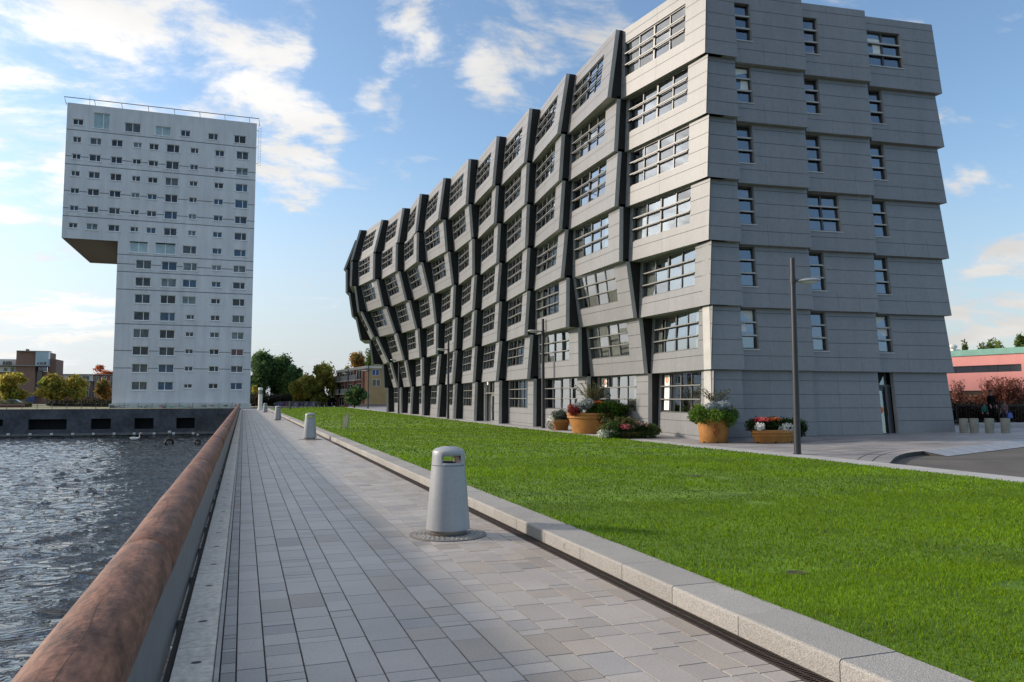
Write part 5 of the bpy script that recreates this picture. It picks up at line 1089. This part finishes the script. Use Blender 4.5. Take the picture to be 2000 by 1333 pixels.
# ------------------------------------------------------------------ posts on the lawn, bicycles, birds
WOOD=M('weathered pale post',(.52,.44,.31),.8,var=.2,scale=3.,stretch=(6,6,.8)); 
p=np.array(G(675.5,834,.2)); p[2]=lawn_z(p[0],p[1]); s=.0305*1500/1500
fwd=(p-EYE)@fw; k=fwd/1500; mb=MB(); f=lambda x,y,d:(rt*x*k+np.array([fh[0],fh[1],0])*d+np.array([0,0,-y*k]))
mb.hexa([f(-7,2,-.1),f(2.5,2,-.1),f(2.5,2,.12),f(-7,2,.12),f(-4.2,-20,-.1),f(6.5,-29,-.1),f(6.5,-29,.12),f(-4.2,-20,.12)])
sp=obj('slanted_post',mb,WOOD,loc=tuple(p)); T(sp,'short pale wooden post with a slanted top standing on the lawn','post')
mb=MB(); mb.hexa([f(-4.0,-20.2,-.115),f(6.3,-28.9,-.115),f(6.3,-28.9,.135),f(-4.0,-20.2,.135),f(-4.2,-21.4,-.115),f(6.1,-30.1,-.115),f(6.1,-30.1,.135),f(-4.2,-21.4,.135)]); obj('top_plate',mb,M('pale plate',(.55,.48,.36),.6),sp)
p=np.array(G(566,801,.15)); mb=MB(); mb.tube([(0,0,-.1),(0,0,1.0)],.12,10); mb.lathe([(.13,1.0),(.13,1.05),(0,1.1)],10); T(obj('dark_post',mb,FRAMED,loc=tuple(p),smooth=True,autos=40),'short dark post at the far tip of the lawn, before the bicycles','post')
BLC=M('black bollard',(.02,.02,.02),.6); bo=None
for k,(x,y) in enumerate(((618,797),(625,797),(638,796.6),(648,796.6))):
    p=G(x,y,.12)
    if bo is None: mb=MB(); mb.lathe([(.13,-.1),(.13,.8),(.10,.9),(0,.92)],12); bo=obj('kerb_post',mb,BLC,smooth=True,autos=40); o=bo
    else: o=bo.copy(); COL.objects.link(o)
    o.location=tuple(p); T(o,'small dark post in the row beyond the lawn, below the olive yellow tree','post','dark posts beyond the lawn')
bk=empty('bicycle',(0,0,0)); FRM=M('bicycle frame',(.10,.09,.20),.4,.2)
_n=FRM.node_tree; _oi=_n.nodes.new('ShaderNodeObjectInfo'); _cr=_n.nodes.new('ShaderNodeValToRGB'); _cr.color_ramp.interpolation='CONSTANT'
for _i,(_p,_c) in enumerate(((0,(.12,.10,.30,1)),(.3,(.65,.65,.68,1)),(.5,(.02,.02,.025,1)),(.68,(.20,.16,.42,1)),(.86,(.4,.06,.05,1)))):
    _e=_cr.color_ramp.elements[_i] if _i<2 else _cr.color_ramp.elements.new(_p)
    _e.position=_p; _e.color=_c
_n.links.new(_oi.outputs['Random'],_cr.inputs[0]); _n.links.new(_cr.outputs[0],_n.nodes['Principled BSDF'].inputs['Base Color']); mb=MB()
for x in(-.52,.52):
    mb=MB(); a=np.linspace(0,2*math.pi,21)
    mb.tube([(x+.33*math.cos(t),0,.34+.33*math.sin(t)) for t in a],.022,6,caps=False); w=obj('wheel',mb,BLC,bk); mb=MB()
    for t in a[:-1:2]: mb.tube([(x,0,.34),(x+.32*math.cos(t),0,.34+.32*math.sin(t))],.004,3)
    obj('spokes',mb,RAILW,w)
mb=MB()
for pth in ([(-.52,0,.34),(-.1,0,.34),(-.25,0,.82)],[(-.52,0,.34),(-.22,0,.75)],[(-.1,0,.34),(.36,0,.74)],[(-.22,0,.74),(.36,0,.80)],[(.52,0,.34),(.38,0,.72),(.33,0,.98)]): mb.tube(pth,.02,6)
obj('frame',mb,FRM,bk); mb=MB(); mb.hexa([(-.38,-.08,.84),(-.12,-.03,.84),(-.12,.03,.84),(-.38,.08,.84),(-.38,-.08,.90),(-.12,-.02,.89),(-.12,.02,.89),(-.38,.08,.90)]); obj('saddle',mb,BLC,bk); mb=MB(); mb.tube([(.24,-.28,1.02),(.34,-.12,1.0),(.34,.12,1.0),(.24,.28,1.02)],.016,6); obj('handlebar',mb,RAILW,bk)
mb=MB(); mb.box(-.75,-.45,-.07,.07,.70,.73); obj('rear_rack',mb,RAILW,bk)
for k in range(20):
    x=541+k*4.0; fwd=124+random.uniform(-2,3); p=np.array(PT(x,fwd,.12)); o=bk if k==0 else copy_tree(bk); o.location=tuple(p); o.rotation_euler=(random.gauss(0,.06),0,1.1+random.gauss(0,.35)); T(o,'bicycle parked in the crowded rack beyond the far tip of the lawn','bicycle','bicycles parked beyond the lawn')
mb=MB(); a=np.array(PT(537,125,.12)); b=np.array(PT(622,125,.12)); 
for z in(.45,.8): mb.tube([a+np.array([0,0,z]),b+np.array([0,0,z])],.025,6)
for i in range(12): q=lerp(a,b,i/11); mb.tube([q,q+np.array([0,0,.8])],.025,6)
T(obj('bicycle_rack',mb,RAILW,loc=tuple(a),org=tuple(a)),'metal rack holding the parked bicycles beyond the lawn','bicycle rack')
# swan
p=G(264,860,WZ+.02); sw=empty('swan',tuple(p),0); T(sw,'white swan swimming in front of the far quay wall','swan')
bm=bmesh.new(); ly=bm.verts.layers.skin.verify(); pts=[(-.62,0,.30,.04),(-.45,0,.20,.13),(-.1,0,.17,.24),(.22,0,.18,.20),(.40,0,.25,.11),(.50,0,.42,.055),(.46,0,.60,.045),(.50,0,.78,.045),(.60,0,.86,.062),(.72,0,.83,.03)]; vs=[]
for i,(x,y,z,r) in enumerate(pts):
    v=bm.verts.new((x,y,z)); v[ly].radius=(r,r*(.85 if r>.1 else 1)); v[ly].use_root=(i==2); vs.append(v)
for a,b in zip(vs,vs[1:]): bm.edges.new((a,b))
me=bpy.data.meshes.new('body'); bm.to_mesh(me); bm.free(); me.materials.append(M('white plumage',(.8,.8,.78),.7)); so=link('body',me,sw); so.modifiers.new('s','SKIN').use_smooth_shade=True; sb=so.modifiers.new('d','SUBSURF'); sb.levels=2; sb.render_levels=2
mb=MB(); mb.tube([(.72,0,.83),(.84,0,.79)],[.03,.012],8); obj('beak',mb,M('orange beak',(.6,.2,.03),.5),sw)
for s_ in(-1,1):
    mb=MB(); mb.poly([(-.6,s_*.12,.34),(-.2,s_*.26,.16),(.2,s_*.2,.2),(.1,s_*.17,.34),(-.25,s_*.14,.40)]); mb.poly([(-.6,s_*.10,.34),(-.25,s_*.10,.40),(.1,s_*.13,.34),(.2,s_*.16,.2),(-.2,s_*.2,.16)]); obj('wing',mb,bpy.data.materials['white plumage'],sw)
# mooring buoys
bu=None
for k,(x,y,sc) in enumerate(((330,870,1.),(385.5,868.5,.75))):
    p=G(x,y,WZ)
    if bu is None:
        bu=empty('mooring_buoy',(0,0,0)); mb=MB(); a=np.linspace(0,2*math.pi,25); mb.tube([(.38*math.cos(t),.0+.05*math.sin(t),.30+.34*math.sin(t)) for t in a],.13,10,caps=False); obj('tyre_ring',mb,M('black rubber',(.008,.008,.008),.7),bu,smooth=True)
        mb=MB(); mb.tube([(0,.1,-.4),(0,.1,1.35)],.045,8); obj('pole',mb,BLC,bu); mb=MB(); mb.box(-.15,.15,.0,.2,1.35,1.52); mb.box(-.1,.1,.03,.17,1.521,1.56); obj('cap',mb,WLT,bu); o=bu
    else: o=copy_tree(bu)
    o.location=tuple(p); o.scale=(sc,)*3; T(o,['larger black tyre ring on a white capped pole in the water','smaller white capped pole with a black ring, closest to the log railing'][k],'mooring buoy','mooring buoys by the quay')
# ------------------------------------------------------------------ sun, sky with clouds, camera
SUN_EL=rad(20.5); sdir=np.array([-.86,.50]); sdir/=np.linalg.norm(sdir); SD=Vector((sdir[0]*math.cos(SUN_EL),sdir[1]*math.cos(SUN_EL),math.sin(SUN_EL)))
sl=bpy.data.lights.new('sun','SUN'); sl.energy=4.0; sl.angle=rad(4.5); sl.color=(1,.87,.72); so=bpy.data.objects.new('sun',sl); COL.objects.link(so); so.rotation_euler=SD.to_track_quat('Z','Y').to_euler(); so.location=(-60,40,60)
w=bpy.data.worlds.new('World'); S.world=w; w.use_nodes=True; nt=w.node_tree; N=nt.nodes; L=nt.links; bg=N['Background']; bg.inputs[1].default_value=.115
sky=N.new('ShaderNodeTexSky'); sky.sky_type='NISHITA'; sky.sun_disc=False; sky.sun_elevation=SUN_EL; sky.sun_rotation=math.atan2(sdir[0],sdir[1]); sky.air_density=1.0; sky.dust_density=1.2; sky.ozone_density=1.6
tc=N.new('ShaderNodeTexCoord'); D=tc.outputs['Generated']
def mth(op,a,b=None,c=None,clamp=False):
    n=N.new('ShaderNodeMath'); n.operation=op; n.use_clamp=clamp
    for i,v in enumerate((a,b,c)):
        if v is None: continue
        if isinstance(v,(int,float)): n.inputs[i].default_value=v
        else: L.new(v,n.inputs[i])
    return n.outputs[0]
def smooth(v,a,b,x0=0.,x1=1.):
    n=N.new('ShaderNodeMapRange'); n.interpolation_type='SMOOTHSTEP'; n.inputs['From Min'].default_value=a; n.inputs['From Max'].default_value=b; n.inputs['To Min'].default_value=x0; n.inputs['To Max'].default_value=x1; L.new(v,n.inputs[0]); return n.outputs[0]
def dot(v):
    n=N.new('ShaderNodeVectorMath'); n.operation='DOT_PRODUCT'; L.new(D,n.inputs[0]); n.inputs[1].default_value=tuple(v); return n.outputs['Value']
sep=N.new('ShaderNodeSeparateXYZ'); L.new(D,sep.inputs[0]); zc=mth('MAXIMUM',sep.outputs['Z'],0.)
den=mth('ADD',zc,.22); cmb=N.new('ShaderNodeCombineXYZ'); L.new(mth('DIVIDE',sep.outputs['X'],den),cmb.inputs[0]); L.new(mth('DIVIDE',sep.outputs['Y'],den),cmb.inputs[1])
def noise(scale,detail,rough,off=(0,0,0),dist=0.):
    mp=N.new('ShaderNodeMapping'); mp.inputs['Location'].default_value=off; mp.inputs['Rotation'].default_value=(0,0,rad(25)); mp.inputs['Scale'].default_value=(1,1.25,1); L.new(cmb.outputs[0],mp.inputs[0])
    n=N.new('ShaderNodeTexNoise'); n.inputs['Scale'].default_value=scale; n.inputs['Detail'].default_value=detail; n.inputs['Roughness'].default_value=rough; n.inputs['Distortion'].default_value=dist; L.new(mp.outputs[0],n.inputs[0]); return n.outputs['Fac']
n1=noise(4.2,12,.62,(3.1,1.7,0),.25); n2=noise(11.,6,.6,(7,2,0)); n3=noise(2.0,5,.5,(1,9,0))
cl=[(20,60,12,.16),(50,190,8,.19),(80,320,5,.2),(210,70,7,.19),(320,120,6,.22),(430,190,6,.24),(270,30,4,.14),(470,130,5,.2),(560,290,4.2,.26),(610,240,2.6,.2),(565,335,3,.16),(545,45,2.6,.24),(530,110,2.,.12),(790,110,2.3,.24),(850,100,1.4,.16),(742,215,1.8,.22),(700,180,1.5,.12),(1000,120,3.2,.2),(930,150,2.2,.2),(1100,65,3.6,.25),(1180,20,3.,.24),(185,620,2.,.26),(40,640,3.2,.22),(110,690,4,.14),(640,720,3.,.06),(1950,600,3.6,.24),(1990,520,2.6,.22),(1890,640,3.,.18),(1885,352,1.1,.14),(1990,240,1.,.1),(1960,345,1.4,.1),(780,5,2.,.12),(640,10,2.,.16)]
acc=None
for x,y,r,wt in cl:
    v=nrm(ray(x,y)); f=smooth(dot(v),math.cos(rad(r*1.35)),math.cos(rad(r*.1)),0,wt); acc=f if acc is None else mth('ADD',acc,f)
acc=mth('MINIMUM',acc,.32)
beh=smooth(dot((-.93,.25,.27)),  .35,.75,0,.34); beh=mth('MULTIPLY',beh,smooth(dot(fw),.72,.5)); acc=mth('ADD',acc,beh); acc=mth('ADD',acc,smooth(sep.outputs['Z'],.60,.82,0,.34))  # out-of-view clouds added left and overhead, for window reflections and brighter shade
n1=mth('MULTIPLY_ADD',n1,1.75,-.375)
dn=mth('ADD',mth('ADD',n1,mth('MULTIPLY',mth('SUBTRACT',n2,.5),.22)),acc)
mask=smooth(dn,.62,.98); mask=mth('MULTIPLY',mask,.95)
front=smooth(dot((-.55,.83,0)),-.35,.5,.25,1.); hz=mth('MULTIPLY',smooth(sep.outputs['Z'],.33,-.02,0,.92),front)
sunny=smooth(dot(tuple(SD)),.2,1.)
bright=mth('ADD',mth('MULTIPLY',sunny,3.2),6.1); bright=mth('ADD',bright,smooth(sep.outputs['Z'],.6,.9,0,2.4)); bright=mth('MULTIPLY',bright,mth('ADD',smooth(n3,.35,.7,.0,.22),.84))  # unseen overhead clouds brightened further to lift the shade
cc=N.new('ShaderNodeMix'); cc.data_type='RGBA'; cc.inputs[6].default_value=(.90,.93,1,1); cc.inputs[7].default_value=(1,.98,.95,1); L.new(smooth(mask,.2,.9),cc.inputs[0])
cv=N.new('ShaderNodeVectorMath'); cv.operation='SCALE'; L.new(cc.outputs[2],cv.inputs[0]); L.new(bright,cv.inputs['Scale'])
hx=N.new('ShaderNodeMix'); hx.data_type='RGBA'; L.new(hz,hx.inputs[0]); skv=N.new('ShaderNodeVectorMath'); skv.operation='MULTIPLY'; L.new(sky.outputs[0],skv.inputs[0]); skv.inputs[1].default_value=(1.42,1.55,1.62); L.new(skv.outputs[0],hx.inputs[6]); hv=N.new('ShaderNodeVectorMath'); hv.operation='SCALE'; hv.inputs[0].default_value=(.86,.92,1.); L.new(mth('ADD',mth('MULTIPLY',sunny,2.4),5.0),hv.inputs['Scale']); L.new(hv.outputs[0],hx.inputs[7])
mx=N.new('ShaderNodeMix'); mx.data_type='RGBA'; L.new(mask,mx.inputs[0]); L.new(hx.outputs[2],mx.inputs[6]); L.new(cv.outputs[0],mx.inputs[7]); L.new(mx.outputs[2],bg.inputs[0])
cam=bpy.data.cameras.new('camera'); co=bpy.data.objects.new('camera',cam); COL.objects.link(co); cam.sensor_width=36; cam.lens=27; cam.clip_end=6000; cam.clip_start=.05
co.location=(0,0,H); co.rotation_euler=(math.pi/2+pit,0,-yaw); S.camera=co
S.view_settings.view_transform='Standard'; S.view_settings.look='None'; S.view_settings.exposure=.22; S.view_settings.gamma=1
S.cycles.max_bounces=8; S.cycles.transparent_max_bounces=12; S.cycles.caustics_reflective=False; S.cycles.caustics_refractive=False
